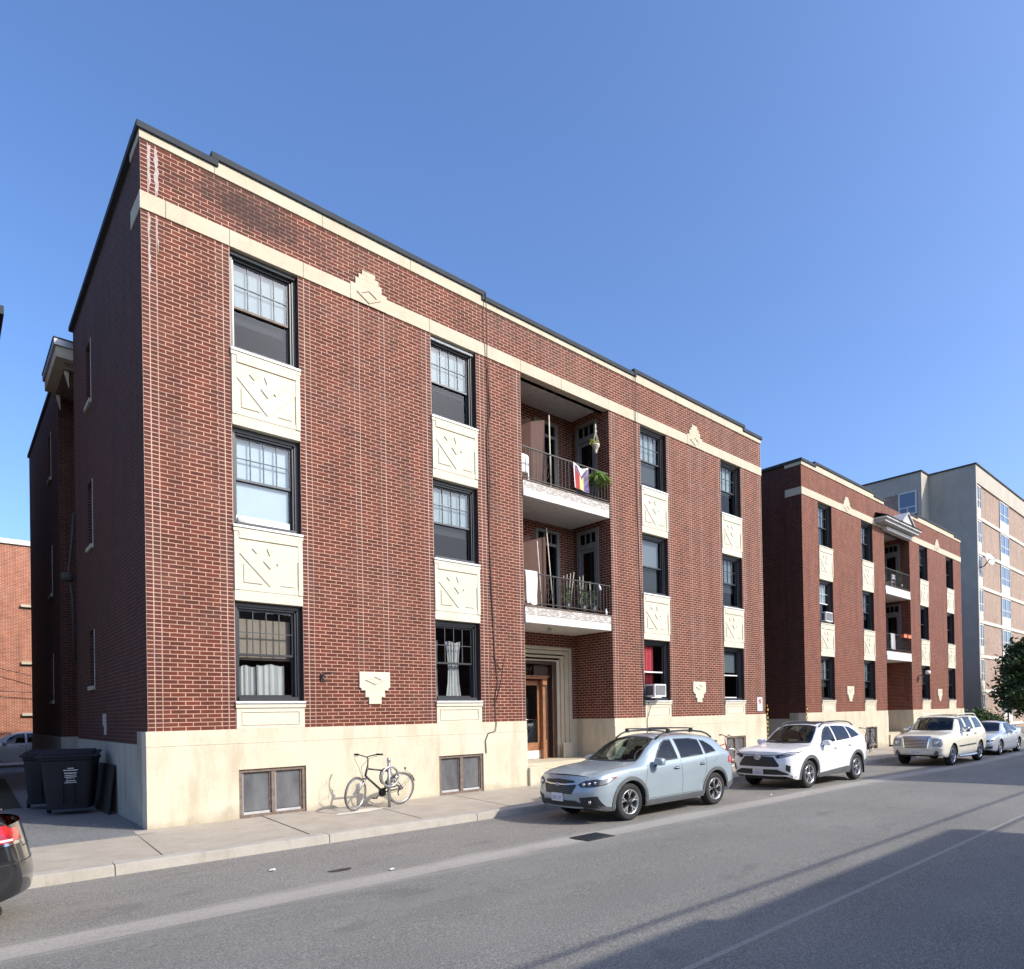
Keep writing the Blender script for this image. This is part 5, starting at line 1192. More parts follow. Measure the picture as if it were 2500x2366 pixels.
# ------------------------------------------------------------------ place the buildings
G_ = {}
def st(**k): return k
PW = 'shade_white'
styA = {'def': st(shade=(('roller_shade', 'blind_grey', 0, 1, .45, 1, .10),)),
 (0, 2): st(track=1, awn='dark_metal', open=0., shade=(('roller_shade', PW, .02, .98, .50, 1., .075), ('roller_shade', 'blind_grey', .03, .97, .34, .47, .13)), rail='old_frame'),
 (0, 1): st(shade=(('roller_shade', 'shade_bright', .0, 1., .08, 1., .09),), rail='dark_metal', mid=.50, open=.09, clear=1),
 (0, 0): st(shade=(('roller_shade', 'shade_tan', .02, .98, .43, .90, .14), ('curtain', 'curtain_white', .0, .34, .02, .36, .16), ('curtain', 'curtain_white', .37, .86, .02, .38, .17)), clear=1),
 (1, 2): st(awn='white_metal', shade=(('roller_shade', PW, .02, .98, .50, 1., .08), ('roller_shade', 'blind_grey', .0, .95, .40, .50, .12)), rail='dark_metal'),
 (1, 1): st(shade=(('roller_shade', PW, .02, .98, .50, 1., .08), ('roller_shade', 'blind_grey', .0, .98, .34, .50, .11)), rail='dark_metal'),
 (1, 0): st(clear=1, shade=(('curtain', 'curtain_white', .0, .16, .02, .80, .16), ('curtain', 'curtain_white', .36, .78, .02, .80, .16)), pinch=1.2),
 (2, 2): st(shade=(('roller_shade', PW, .02, .98, .10, 1., .12),)), (2, 1): st(grid=False, shade=(('roller_shade', 'blind_grey', 0, 1, 0, 1, .12),)),
 (2, 0): st(grid=False, shade=(('curtain', 'curtain_red', .02, .62, .05, .98, .12),), rail='white_metal'), (3, 2): st(shade=(('roller_shade', PW, .02, .98, .42, 1., .12),)),
 (3, 1): st(shade=(('roller_shade', 'blind_grey', .02, .98, .30, 1., .12),)), (3, 0): st(grid=False, rail='white_metal', shade=(('roller_shade', 'blind_grey', 0, 1, .55, 1, .10),))}
sw = [(5.62, 6.30, ((2.66, 3.96), (5.92, 7.42), (9.26, 10.66)))]
bA = apartment(0., 'apartment_building', 'nearest three-storey red brick apartment block with cream panels and a flag on its balcony', styA, sw, True, 0)
XB = 22.33
styB = {'def': st(shade=(('roller_shade', 'blind_grey', .02, .98, .30, 1, .12),)), (0, 1): st(shade=(('roller_shade', PW, .02, .98, .45, 1., .10),), mun='white_metal', rail='white_metal'), (0, 2): st(shade=(('curtain', 'blind_grey', .02, .98, .05, 1., .12),)),
 (1, 2): st(shade=(('curtain', 'blind_grey', .02, .98, .05, 1., .12),)), (3, 2): st(grid=False), (3, 1): st(grid=False), (2, 1): st(grid=False)}
bB = apartment(XB, 'apartment_building', 'second red brick apartment block farther along, with a white gabled hood over its balconies', styB, [(5.62, 6.30, ((2.66, 3.96), (5.92, 7.42), (9.26, 10.66)))], False, 1)
# hood on the second block
q = MB(); x0, x1 = XB+6.95, XB+11.35
q.box(x0, x1, -.62, .25, 10.86, 10.93, 'white_paint'); q.box(x0+.10, x1-.10, -.50, .25, 10.72, 10.86, 'cap_grey'); q.box(x0+.95, x1-.25, -.22, .02, 10.50, 10.68, 'white_paint')
q.poly([(x0-.04, -.66, 10.93), (x1+.04, -.66, 10.93), (x1-.15, .2, 11.28), (x0+.15, .2, 11.28)], (0, 0, .04), 'coping_metal')
cx_ = XB+9.35; q.poly([(cx_-.62, -.66, 10.95), (cx_+.62, -.66, 10.95), (cx_, -.66, 11.40)], (0, .9, 0), 'cap_grey')
for sg in (-1, 1): q.poly([(cx_+sg*.74, -.74, 10.94), (cx_, -.74, 11.46), (cx_, -.74, 11.52), (cx_+sg*.80, -.74, 10.97)], (0, 1.1, 0), 'cap_grey')
q.build('gabled_hood', bB)

# window air conditioners
def ac(x0, x1, z0, z1, y, label, dp=.38):
    t = thing('air_conditioner', label, 'air conditioner', ((x0+x1)/2, y, z0), 'window air conditioners'); q = MB(); q.box(x0, x1, y, y+dp, z0, z1, 'plastic_white'); q.box(x0-.004, x0-.001, y+.06, y+dp-.18, z0+.05, z1-.05, 'plastic_grey'); q.build('casing', t, bevel=.01)
    q = MB(); q.box(x0+.04, x1-.04, y-.012, y-.001, z0+.05, z1-.04, 'plastic_grey')
    for k in range(9): zz = z0+.06+(z1-z0-.12)*k/9; q.box(x0+.045, x1-.045, y-.018, y-.0125, zz, zz+.008, 'cap_grey')
    q.build('grille', t); return t
ac(12.66, 13.18, S1+.10, S1+.48, -.34, 'white air conditioner in the red-curtained ground floor window of the nearest block', .54)
ac(XB+A_+.25, XB+A_+.85, S2+.06, S2+.46, -.14, 'white air conditioner in the middle floor window of the second block')
q = MB(); q.box(A_+.10, A_+W_-.14, .225, .245, S2+.085, S2+.235, 'plastic_white'); t = thing('window_filler_panel', 'white filler panel with a round vent under the raised sash of the middle left window', 'panel', (A_+.1, .22, S2+.08)); q.build('board', t)
q = MB(); q.lathe([(0, 0), (.075, 0), (.075, .03), (.06, .035), (0, .035)], (A_+.20, .225, S2+.16), (0, -1, 0), 'cap_grey', 20); q.build('vent', t)

# cables on the facade
def cable(pts, label, r=.012, mat='cable_black', name='wall_cable', cat='cable'):
    P = []
    for i in range(len(pts)-1):
        a, b = Vector(pts[i]), Vector(pts[i+1]); n_ = max(1, int((b-a).length/.35))
        for k in range(n_): P.append(a.lerp(b, k/n_)+Vector((random.uniform(-.005, .005), 0, random.uniform(-.01, .01))))
    P.append(Vector(pts[-1])); q = MB(); q.tube(P, r, mat, 6); return tag(q.build(name), label, cat, 'cables on the walls' if cat == 'cable' else None)
cable([(6.98, -.09, 12.12), (6.99, -.09, 11.0), (7.02, -.045, 10.5), (7.08, -.02, 9.7), (7.10, -.02, 9.2), (6.98, -.02, 8.7), (7.0, -.02, 7.0), (7.03, -.02, 5.0), (7.10, -.02, 3.4), (7.18, -.02, 2.6), (7.08, -.02, 2.2), (7.10, -.045, 1.6), (7.07, -.055, 1.42), (6.86, -.055, 1.38), (6.78, -.055, 1.2), (6.79, -.055, .9)], 'thick black cable running down the wall between the second windows and the balconies', .010)
cable([(7.02, -.02, 10.3), (7.06, -.02, 7.8), (7.02, -.02, 6.0), (7.08, -.02, 4.2), (7.10, -.02, 3.2), (7.28, -.02, 2.9)], 'thin dark cable beside the thick black one left of the balconies', .008)
cable([(7.12, -.02, 2.15), (7.30, -.02, 2.7), (7.42, -.02, 3.3)], 'short dark cable branching up to the right near the lower left of the balconies', .007)
cable([(12.33, -.09, 12.1), (12.34, -.05, 10.6), (12.36, -.02, 9.0), (12.42, -.02, 7.0), (12.45, -.02, 5.4), (12.48, -.02, 3.2), (12.58, -.02, 2.2), (12.78, -.07, 2.0), (12.62, -.055, 1.6), (12.62, -.055, .6)], 'black cable running down the wall just right of the balconies', .010)
q = MB(); q.tube([(2.93, -.01, 2.66), (2.93, -.12, 2.70), (3.02, -.20, 2.73), (3.10, -.22, 2.72)], .012, 'iron', 6); q.box(2.90, 2.96, -.03, .0, 2.56, 2.72, 'iron'); tag(q.build('wall_hook'), 'rusty iron hook fixed to the brick between the ground floor windows', 'hook')

# parking sign
sg_ = thing('parking_sign', 'white no parking sign with a red circle and arrows on the last brick pier', 'sign', (18.91, -.01, 2.02))
q = MB(); P = []
for cx2, cz2, a0 in ((19.05, 2.245, 0), (18.77, 2.245, 90), (18.77, 1.795, 180), (19.05, 1.795, 270)): P += [(cx2+.03*math.cos(R(a0+k*30)), cz2+.03*math.sin(R(a0+k*30))) for k in range(4)]
q.xz(P, -.02, -.012, 'plate_white'); q.build('plate', sg_)
q = MB(); cc = Vector((18.91, -.0225, 2.12)); q.tube([cc+.088*Vector((math.cos(t), 0, math.sin(t))) for t in [k*math.pi/14 for k in range(28)]], .0095, 'red_paint', 6, closed=True); q.bar(cc+Vector((-.06, -.004, .06)), cc+Vector((.06, -.004, -.06)), .018, .018, 'red_paint'); q.build('red_circle', sg_)
text_mesh('P', .15, 'ink_black', (18.91, -.0215, 2.12), sg_)
for sg in (-1, 1):
    q = MB(); q.bar((18.91+sg*.02, -.022, 1.88), (18.91+sg*.07, -.022, 1.88), .004, .018, 'ink_black', up=(0, 0, 1)); q.xz([(18.91+sg*.065, 1.855), (18.91+sg*.105, 1.88), (18.91+sg*.065, 1.905)][::sg], -.024, -.0205, 'ink_black'); q.build('arrow', sg_)
# hazard strips on the alley corners
for xx, la in ((19.345, 'yellow and black hazard strip on the far corner of the nearest block'), (22.29, 'yellow and black hazard strip on the near corner of the second block')):
    q = MB(); n_ = 26
    for k in range(n_):
        z0, z1 = .05+k*.075, .05+(k+1)*.075; m_ = 'hazard_yellow' if k % 2 else 'ink_black'; yy = -.075+.012*math.sin(k*1.3); q.box(xx-.015+.01*math.sin(k*2.1), xx+.016+.012*math.sin(k*1.7), yy, yy+.03, z0, z1-.004, m_)
    tag(q.build('hazard_strip'), la, 'hazard strip', 'hazard strips on the alley corners')

# ------------------------------------------------------------------ balcony things
xl, xr = R_, L_-R_
def at(x): return x
# upper balcony
z3, z2 = 7.86, 4.62
t = thing('folding_screen', 'brown panel screen standing on the upper balcony beside a pale pole', 'screen', (8.95, .9, z3), 'brown screens on the balconies')
q = MB(); 
for (a, b2) in (((8.62, 1.15), (9.05, .85)), ((9.05, .85), (9.42, .70))):
    q.poly([(a[0], a[1], z3), (b2[0], b2[1], z3), (b2[0], b2[1], z3+2.12), (a[0], a[1], z3+2.02)], (.012, .03, 0), 'screen_brown')
q.build('panel', t)
q = MB(); q.tube([(9.44, .5, z3+.05), (9.50, .60, z3+2.25)], .02, 'macrame', 6); tag(q.build('pole'), 'pale wooden pole leaning beside the brown screen on the upper balcony', 'pole', 'poles on the balconies')
t = thing('folding_screen', 'brown panel screen standing on the lower balcony behind plants', 'screen', (8.95, .9, z2), 'brown screens on the balconies')
q = MB()
for (a, b2) in (((8.62, 1.15), (9.05, .95)), ((9.05, .95), (9.45, .78))): q.poly([(a[0], a[1], z2), (b2[0], b2[1], z2), (b2[0], b2[1], z2+2.15), (a[0], a[1], z2+2.0)], (.012, .03, 0), 'screen_brown')
q.build('panel', t)
for (xa_, ya_, xb_, yb_, h, la) in ((9.50, .55, 9.42, .70, 2.35, 'tall pale pole leaning beside the brown screen on the lower balcony'), (9.05, .5, 9.0, .6, 1.9, 'second pale pole in front of the brown screen on the lower balcony'), (8.55, .6, 8.52, .7, 1.35, 'short pale stake near the left end of the lower balcony')):
    q = MB(); q.tube([(xa_, ya_, z2), (xb_, yb_, z2+h)], .016, 'macrame', 6); tag(q.build('pole'), la, 'pole', 'poles on the balconies')
# white chair
t = thing('plastic_chair', 'white plastic chair at the left end of the upper balcony', 'chair', (8.42, .55, z3)); q = MB(); q.sell((8.42, .42, z3+.60), (.22, .03, .25), .5, 'plastic_white', 16, 10); q.build('backrest', t); q = MB(); q.sell((8.42, .62, z3+.42), (.23, .22, .03), .5, 'plastic_white', 16, 8); q.build('seat', t)
for dx in (-.19, .19):
    for dy in (.44, .8): q = MB(); q.bar((8.42+dx, dy, z3), (8.42+dx, dy, z3+.41), .035, .035, 'plastic_white'); q.build('leg', t)
# flag
t = thing('pride_flag', 'pride flag with coloured stripes and a chevron hung on the upper balcony rail', 'flag', (9.98, -.02, 8.2))
cols_ = ['flag_red', 'flag_red', 'flag_yellow', 'flag_yellow', 'flag_purple', 'flag_purple']
q = MB(); NX, NZ = 18, 16; fx0, fx1, fz0, fz1 = 9.82, 10.36, 8.02, 8.72
def fp(i, j):
    u, v_ = i/NX, j/NZ; sag = .10*math.sin(math.pi*u)*(v_**2)
    return (fx0+(fx1-fx0)*u*(1-.06*(1-v_))+.03*(1-v_), -.03+.018*math.sin(u*11+v_*2)-.01, fz0-.06*u+(fz1-fz0+.02*u)*v_-sag)
for j in range(NZ):
    for i in range(NX):
        u, v_ = (i+.5)/NX, (j+.5)/NZ; d = v_-abs(u-.5)*1.0
        m_ = 'flag_white' if d > .62 else 'flag_brown' if d > .50 else 'flag_purple' if d > .40 else cols_[int(u*6)]
        if u < .05 or v_ > .96: m_ = 'flag_white'
        q.add([fp(i, j), fp(i+1, j), fp(i+1, j+1), fp(i, j+1)], [(0, 1, 2, 3)], m_)
q.build('cloth', t)
def frond_plant(name, label, c, n, ln, mat, droop=.9, group=None, w=.035, seed=1):
    t = thing(name, label, 'plant', c, group); q = MB(); r_ = random.Random(seed)
    for k in range(n):
        a = r_.uniform(0, 2*math.pi); el = r_.uniform(.25, 1.25); l_ = ln*r_.uniform(.6, 1.1); pts = []; d = Vector((math.cos(a)*math.cos(el), math.sin(a)*math.cos(el), math.sin(el)))
        for j in range(7): u = j/6; pts.append(Vector(c)+d*l_*u+Vector((0, 0, -droop*l_*u*u)))
        sd = d.cross(Vector((0, 0, 1))).normalized()
        for j in range(6):
            wj = w*math.sin(math.pi*(j+.8)/7)
            for s_ in (-1, 1):
                for f in range(2):
                    p = pts[j].lerp(pts[j+1], f/2); q.add([p, p+sd*s_*wj*1.8+Vector((0, 0, -.01)), pts[j].lerp(pts[j+1], f/2+.35)], [(0, 1, 2)], mat)
        q.tube(pts, .003, mat, 3, caps=False)
    q.build('leaves', t); return t
fp_ = frond_plant('fern', 'bright green fern hanging on the right end of the upper balcony rail', (10.66, -.10, 8.48), 150, .50, 'leaf_fern', .85, seed=4, w=.032)
q = MB(); q.lathe([(.0, 0), (.07, 0), (.10, .14), (.105, .15), (0, .15)], (10.66, -.08, 8.28), (0, 0, 1), 'leaf_mid', 16); q.build('pot', fp_)
# hanging macrame planter
t = thing('hanging_planter', 'knotted macrame plant hanger with yellow flowers above the upper balcony rail', 'hanging planter', (10.80, .1, 9.28))
q = MB(); c = Vector((10.80, .1, 0)); q.lathe([(.02, 10.08), (.035, 10.0), (.015, 9.95), (.045, 9.88), (.02, 9.82)], (c.x, c.y, 0), (0, 0, 1), 'macrame', 12)
for k in range(4): a = k*math.pi/2+.4; q.tube([c+Vector((0, 0, 9.85)), c+Vector((.04*math.cos(a), .04*math.sin(a), 9.75)), c+Vector((.11*math.cos(a), .11*math.sin(a), 9.50))], .010, 'macrame', 6)
q.build('cords', t)
q = MB(); q.lathe([(0, 9.24), (.035, 9.24), (.05, 9.3), (.04, 9.33), (.07, 9.36), (.09, 9.42), (.115, 9.45), (.12, 9.50), (.09, 9.50)], (c.x, c.y, 0), (0, 0, 1), 'macrame', 16); q.build('basket', t)
q = MB(); r_ = random.Random(2)
for k in range(70):
    p = c+Vector((r_.uniform(-.20, .03), r_.uniform(-.12, .08), 9.50+r_.uniform(-.05, .11))); a = Vector((r_.uniform(-1, 1), r_.uniform(-1, 1), r_.uniform(-1, 1))).normalized()*.03; b2 = a.orthogonal().normalized()*.02
    q.add([p-a, p+b2, p+a, p-b2], [(0, 1, 2, 3)], 'leaf_yellow' if k % 3 else 'leaf_mid')
q.build('flowers', t)
# lower balcony: cloth, plants, bottles
def cloth(name, label, x0, x1, zt_, zb_, y, mat, cat, group=None, seed=1):
    r_ = random.Random(seed); q = MB(); NX, NZ = 22, 12; V = []
    for j in range(NZ+1):
        for i in range(NX+1):
            u, v_ = i/NX, j/NZ; V.append((x0+(x1-x0)*(u*(1-.12*v_)+.06*v_)+.01*math.sin(v_*6), y-.02-.035*abs(math.sin(u*9+seed))*(.4+v_)-.015*math.sin(u*23), zt_-(zt_-zb_)*v_+.02*math.sin(u*7)*v_))
    q.add(V, [(j*(NX+1)+i, (j+1)*(NX+1)+i, (j+1)*(NX+1)+i+1, j*(NX+1)+i+1) for j in range(NZ) for i in range(NX)], mat, smooth=True)
    q.tube([(x0, y+.0, zt_+.01), (x1, y+.0, zt_+.01)], .03, mat, 8); return tag(q.build(name), label, cat, group)
cloth('white_cloth', 'crumpled white cloth hung over the left end of the lower balcony rail', 8.10, 8.50, 5.49, 4.66, .02, 'cloth_white', 'cloth')
def stalk_plant(label, c, n, h, mat, seed, sticks=3):
    t = thing('potted_plant', label, 'plant', c, 'potted plants on the balconies'); q = MB(); r_ = random.Random(seed)
    for k in range(n):
        a = r_.uniform(0, 6.28); rr = r_.uniform(.0, .2); z = r_.uniform(.2, h); p = Vector(c)+Vector((rr*math.cos(a), rr*math.sin(a)*.6, z)); d = Vector((r_.uniform(-1, 1), r_.uniform(-1, 1), r_.uniform(-.6, .8))).normalized()*r_.uniform(.03, .07); b2 = d.orthogonal().normalized()*.02; q.add([p-d, p+b2, p+d, p-b2], [(0, 1, 2, 3)], mat)
    q.build('leaves', t); q = MB()
    for k in range(sticks): q.tube([Vector(c)+Vector((.06*(k-1), 0, 0)), Vector(c)+Vector((.13*(k-1)+.05, 0, h+.25+.05*k))], .009, 'macrame', 5)
    q.build('stakes', t); q = MB(); q.lathe([(0, 0), (.11, 0), (.15, .24), (0, .24)], c, (0, 0, 1), 'plastic_black', 14); q.build('pot', t); return t
stalk_plant('leafy staked plant in the middle of the lower balcony', (9.75, .30, z2), 170, .75, 'leaf_dark', 1, 4); stalk_plant('straggly green plant right of centre on the lower balcony', (10.35, .30, z2), 150, .8, 'leaf_mid', 2, 2); stalk_plant('low dark plant beside the right end of the lower balcony', (10.72, .28, z2), 110, .7, 'leaf_dark', 3, 1)
for (x, z, ln, la) in ((10.78, 5.30, .12, 'white bottle tied under the lower balcony rail near its right end'), (11.0, 4.62, .13, 'small white bottle standing at the right end of the lower balcony slab')):
    q = MB(); q.lathe([(0, 0), (.035, 0), (.035, ln*.75), (.015, ln), (.015, ln+.04), (0, ln+.04)], (x, -.0, z), (-.25 if z > 5 else 0, 0, 1), 'plastic_white', 12); tag(q.build('bottle'), la, 'bottle', 'white bottles on the lower balcony')
q = MB(); q.lathe([(0, 0), (.05, 0), (.06, -.05), (.045, -.12), (0, -.13)], (9.3, .5, 4.168), (0, 0, 1), 'cap_grey', 14); tag(q.build('ceiling_lamp'), 'small round lamp under the lower balcony above the entrance', 'lamp')
# second block balconies
q = stalk_plant('bushy plant on the upper balcony of the second block', (XB+10.3, .15, 7.9), 260, 1.0, 'leaf_mid', 5, 0)
q = MB(); q.sell((XB+8.75, .5, 8.35), (.2, .2, .25), .7, 'plastic_white', 12, 8); tag(q.build('garden_stool'), 'white garden stool on the upper balcony of the second block', 'stool')
for k, (x, la) in enumerate(((XB+10.15, 'left orange planter box on the lower balcony rail of the second block'), (XB+10.70, 'right orange planter box on the lower balcony rail of the second block'))):
    q = MB(); q.box(x-.2, x+.2, -.14, .02, 5.36, 5.52, 'orange_plastic'); q.box(x-.22, x+.22, -.16, .04, 5.521, 5.54, 'orange_plastic'); tag(q.build('planter_box'), la, 'planter', 'orange planters on the second block')
cloth('grey_cloth', 'pale cloth hung on the lower balcony rail of the second block', XB+8.6, XB+9.1, 5.46, 4.7, .02, 'cap_grey', 'cloth', seed=3)
for k, (x, z) in enumerate(((XB+9.9, 8.3),)):
    t = thing('garden_chair', 'white framed chair on the upper balcony of the second block', 'chair', (x, .4, 7.86)); q = MB(); q.box(x-.22, x-.18, .3, .34, 7.87, 8.65, 'plastic_white'); q.box(x+.18, x+.22, .3, .34, 7.87, 8.65, 'plastic_white'); q.box(x-.18, x+.18, .3, .33, 8.4, 8.62, 'plastic_white'); q.build('backrest', t); q = MB(); q.box(x-.22, x+.22, .345, .75, 8.25, 8.29, 'plastic_white'); q.build('seat', t)
t = thing('security_light', 'white floodlight on an arm on a right-hand pier of the second block', 'lamp', (XB+12.2, -.1, 3.6)); q = MB(); q.sell((XB+12.25, -.45, 3.62), (.16, .12, .10), .6, 'plastic_white', 14, 8); q.build('lamp_head', t); q = MB(); q.tube([(XB+12.1, -.0, 3.45), (XB+12.15, -.3, 3.5), (XB+12.22, -.4, 3.6)], .02, 'iron', 6); q.build('arm', t)

# ------------------------------------------------------------------ bicycles
def bicycle(name, label, fw, rw, frame, seed=0, lean=.10, h=1.0, detail=True, mudguard=True, bar=0., saddle=True):
    fw, rw = Vector(fw), Vector(rw); d = (fw-rw); wb = d.length; f = d.normalized(); side = Vector((0, 0, 1)).cross(f); up = (Vector((0, 0, 1))+side*lean).normalized()
    t = thing(name, label, 'bicycle', tuple((fw+rw)/2), 'bicycles on the pavement'); r = .335
    o = rw
    def P(a, z, s=0.): return o+f*a+up*z+side*s
    def wheel(a, turn=0.):
        c = P(a, r); w_f = f*math.cos(turn)+side*math.sin(turn); w_ = bpy.data.objects.new('wheel', None); COL.objects.link(w_); w_.parent = t; w_.location = c-t.location; w_.empty_display_size = .1
        q = MB(); q.tube([c+(r-.018)*(math.cos(k*math.pi/20)*w_f+math.sin(k*math.pi/20)*up) for k in range(40)], .021, 'tyre_dusty', 7, closed=True); q.build('tyre', w_)
        q = MB(); q.tube([c+(r-.045)*(math.cos(k*math.pi/20)*w_f+math.sin(k*math.pi/20)*up) for k in range(40)], .013, 'alloy', 6, closed=True); q.build('rim', w_)
        q = MB(); sd = w_f.cross(up).normalized()
        for k in range(28):
            a_ = k*2*math.pi/28; q.tube([c+sd*(.025 if k % 2 else -.025), c+(r-.05)*(math.cos(a_)*w_f+math.sin(a_)*up)], .0016, 'steel', 3, caps=False)
        q.tube([c-sd*.045, c+sd*.045], .02, 'alloy', 8); q.build('spokes', w_); return c, w_f
    rc, _ = wheel(0); fc, tf = wheel(wb, bar)
    head_b, head_t = P(wb-.20, .66*h/1.0), P(wb-.245, .84*h); bb = P(.43, .29); seat_t = P(.27, .80*h); sc_ = P(.30, .70*h)
    q = MB(); tb = [(head_t-up*.05, sc_, .017), (head_b, bb, .023), (sc_, bb, .018), (head_b, head_t, .021)]
    for a, b, rr in tb: q.tube([a, b], rr, frame, 8)
    for s_ in (-1, 1): q.tube([bb+side*s_*.03, rc+side*s_*.06], .009, frame, 6); q.tube([sc_+side*s_*.02, rc+side*s_*.06], .008, frame, 6)
    q.build('frame', t)
    q = MB(); cr = head_b-up*.06
    for s_ in (-1, 1): q.tube([cr+side*s_*.045, fc+side*s_*.05], .011, 'steel' if frame == 'bike_black' else frame, 7)
    q.tube([cr-side*.05, cr+side*.05], .014, frame, 6); q.build('fork', t)
    q = MB(); q.tube([head_t, head_t+up*.14, head_t+up*.19+tf*.05], .013, 'bike_black', 7); hb = head_t+up*.19+tf*.05; bs = (side*math.cos(bar)-f*math.sin(bar))
    for s_ in (-1, 1): q.tube([hb, hb+bs*s_*.12+up*.03, hb+bs*s_*.22+up*.05-tf*.02, hb+bs*s_*.31+up*.045-tf*.06], .0115, 'bike_black', 7); q.tube([hb+bs*s_*.20+up*.05-tf*.02, hb+bs*s_*.32+up*.045-tf*.065], .019, 'rubber', 8); q.tube([hb+bs*s_*.17+up*.03+tf*.03, hb+bs*s_*.26+up*.01+tf*.05], .006, 'bike_black', 5)
    q.build('handlebar', t)
    q = MB()
    for s_ in (-1, 1): q.tube([hb+bs*s_*.18+tf*.03, hb+bs*s_*.16+tf*.16-up*.02, hb+tf*.20-up*.18+bs*s_*.03, cr+tf*.06-up*.02], .004, 'cable_black', 5)
    q.build('brake_cable', t)
    q = MB(); q.tube([sc_, seat_t+up*(.08 if saddle else -.06)], .013, 'bike_black', 7)
    if saddle: q.sell(seat_t+up*.10+f*.0, (.13, .07, .035), .7, 'rubber', 14, 8, Matrix((f, side, up)).transposed())
    q.build('saddle' if saddle else 'seat_post', t)
    q = MB(); ch = bb+side*.05*(-1); q.lathe([(0, 0), (.085, 0), (.09, .006), (0, .006)], bb-side*.045, side, 'iron', 20); q.lathe([(0, 0), (.04, 0), (.045, .012), (0, .012)], rc-side*.045, side, 'iron', 14)
    ca = Vector((0, 0, 0))+f*.12+up*(-.11); q.tube([bb-side*.07, bb-side*.07+ca], .010, 'iron', 6); q.tube([bb+side*.07, bb+side*.07-ca], .010, 'iron', 6); q.obox(bb-side*.12+ca, f*.045, side*.04, up*.012, 'plastic_black'); q.obox(bb+side*.12-ca, f*.045, side*.04, up*.012, 'plastic_black')
    q.tube([bb+up*.085-side*.045, rc+up*.04-side*.045], .005, 'iron', 4); q.tube([bb-up*.085-side*.045, rc-up*.04-side*.045], .005, 'iron', 4); q.build('chainset', t)
    if not saddle:
        q = MB(); q.tube([P(.40+.10*math.cos(k*.5), .62+.16*math.sin(k*.5), -.05) for k in range(14)], .012, 'plastic_black', 6); q.tube([P(.30+.14*math.cos(k*.5), .50+.05*math.sin(k*.7), .05) for k in range(12)], .010, 'plastic_grey', 6); q.build('lock', t)
        q = MB(); q.tube([rc-side*.05, rc-side*.07+f*.02-up*.10, rc-side*.06-f*.0-up*.16], .012, 'iron', 6); q.tube([bb-side*.06+up*.02, P(.20, .42, -.06), rc-side*.06+up*.05], .012, 'iron', 5); q.build('derailleur', t)
    if mudguard:
        q = MB(); V = []; n_ = 16
        for k in range(n_+1):
            a_ = R(20)+R(150)*k/n_; c = rc+(r+.022)*(-math.cos(a_)*f*(-1)*(-1)+math.sin(a_)*up); V += [c-side*.022, c+side*.022]
        q.add(V, [(2*k, 2*k+1, 2*k+3, 2*k+2) for k in range(n_)], 'bike_black', smooth=True); q.build('mudguard', t)
        q = MB(); pl = rc+up*(r+.02)-f*.08; q.tube([pl, pl+up*.05], .008, 'bike_black', 5); q.sell(pl+up*.06, (.022, .02, .02), .7, 'bike_black', 8, 6); q.tube([rc+side*.05, rc-f*.27+up*.25+side*.03], .004, 'bike_black', 4); q.tube([rc-side*.05, rc-f*.27+up*.25-side*.03], .004, 'bike_black', 4); q.build('rear_lamp', t)
    return t
bicycle('bicycle', 'dark city bicycle with silver fork chained to the ring post in the sun', (3.22, -.76, 0), (4.28, -.56, 0), 'bike_black', lean=.10, h=1.02, bar=.35, saddle=False)
bicycle('bicycle', 'red bicycle with drop bars behind the blue car, beside the grey basement window', (15.72, -.95, -.06), (14.66, -.85, -.05), 'bike_red', lean=.08, bar=-.3, mudguard=False)
bicycle('bicycle', 'dark bicycle behind the white car, in front of the second block', (25.38, -.95, -.13), (26.44, -.85, -.13), 'bike_black', lean=.10, bar=.3)
def ringpost(x, y, z, label, g):
    t = thing('bike_post', label, 'bike stand', (x, y, z), 'ring bike posts'); q = MB(); q.tube([(x, y, z), (x, y, z+.98)], .03, 'steel', 12); q.lathe([(.035, .92), (.042, .95), (.035, 1.0), (0, 1.01)], (x, y, z), (0, 0, 1), 'steel', 14); q.build('post', t)
    q = MB(); c = Vector((x-.0, y-.045, z+.62)); u = Vector((.98, .2, 0)); q.tube([c+.20*(math.cos(k*math.pi/16)*u+Vector((0, 0, math.sin(k*math.pi/16)))) for k in range(32)], .022, 'steel', 9, closed=True); q.build('ring', t)
ringpost(3.96, -.72, -.015, 'grey steel ring post holding the dark city bicycle', 0); ringpost(14.55, -1.0, -.05, 'grey steel post of the bike stand behind the blue car', 0)

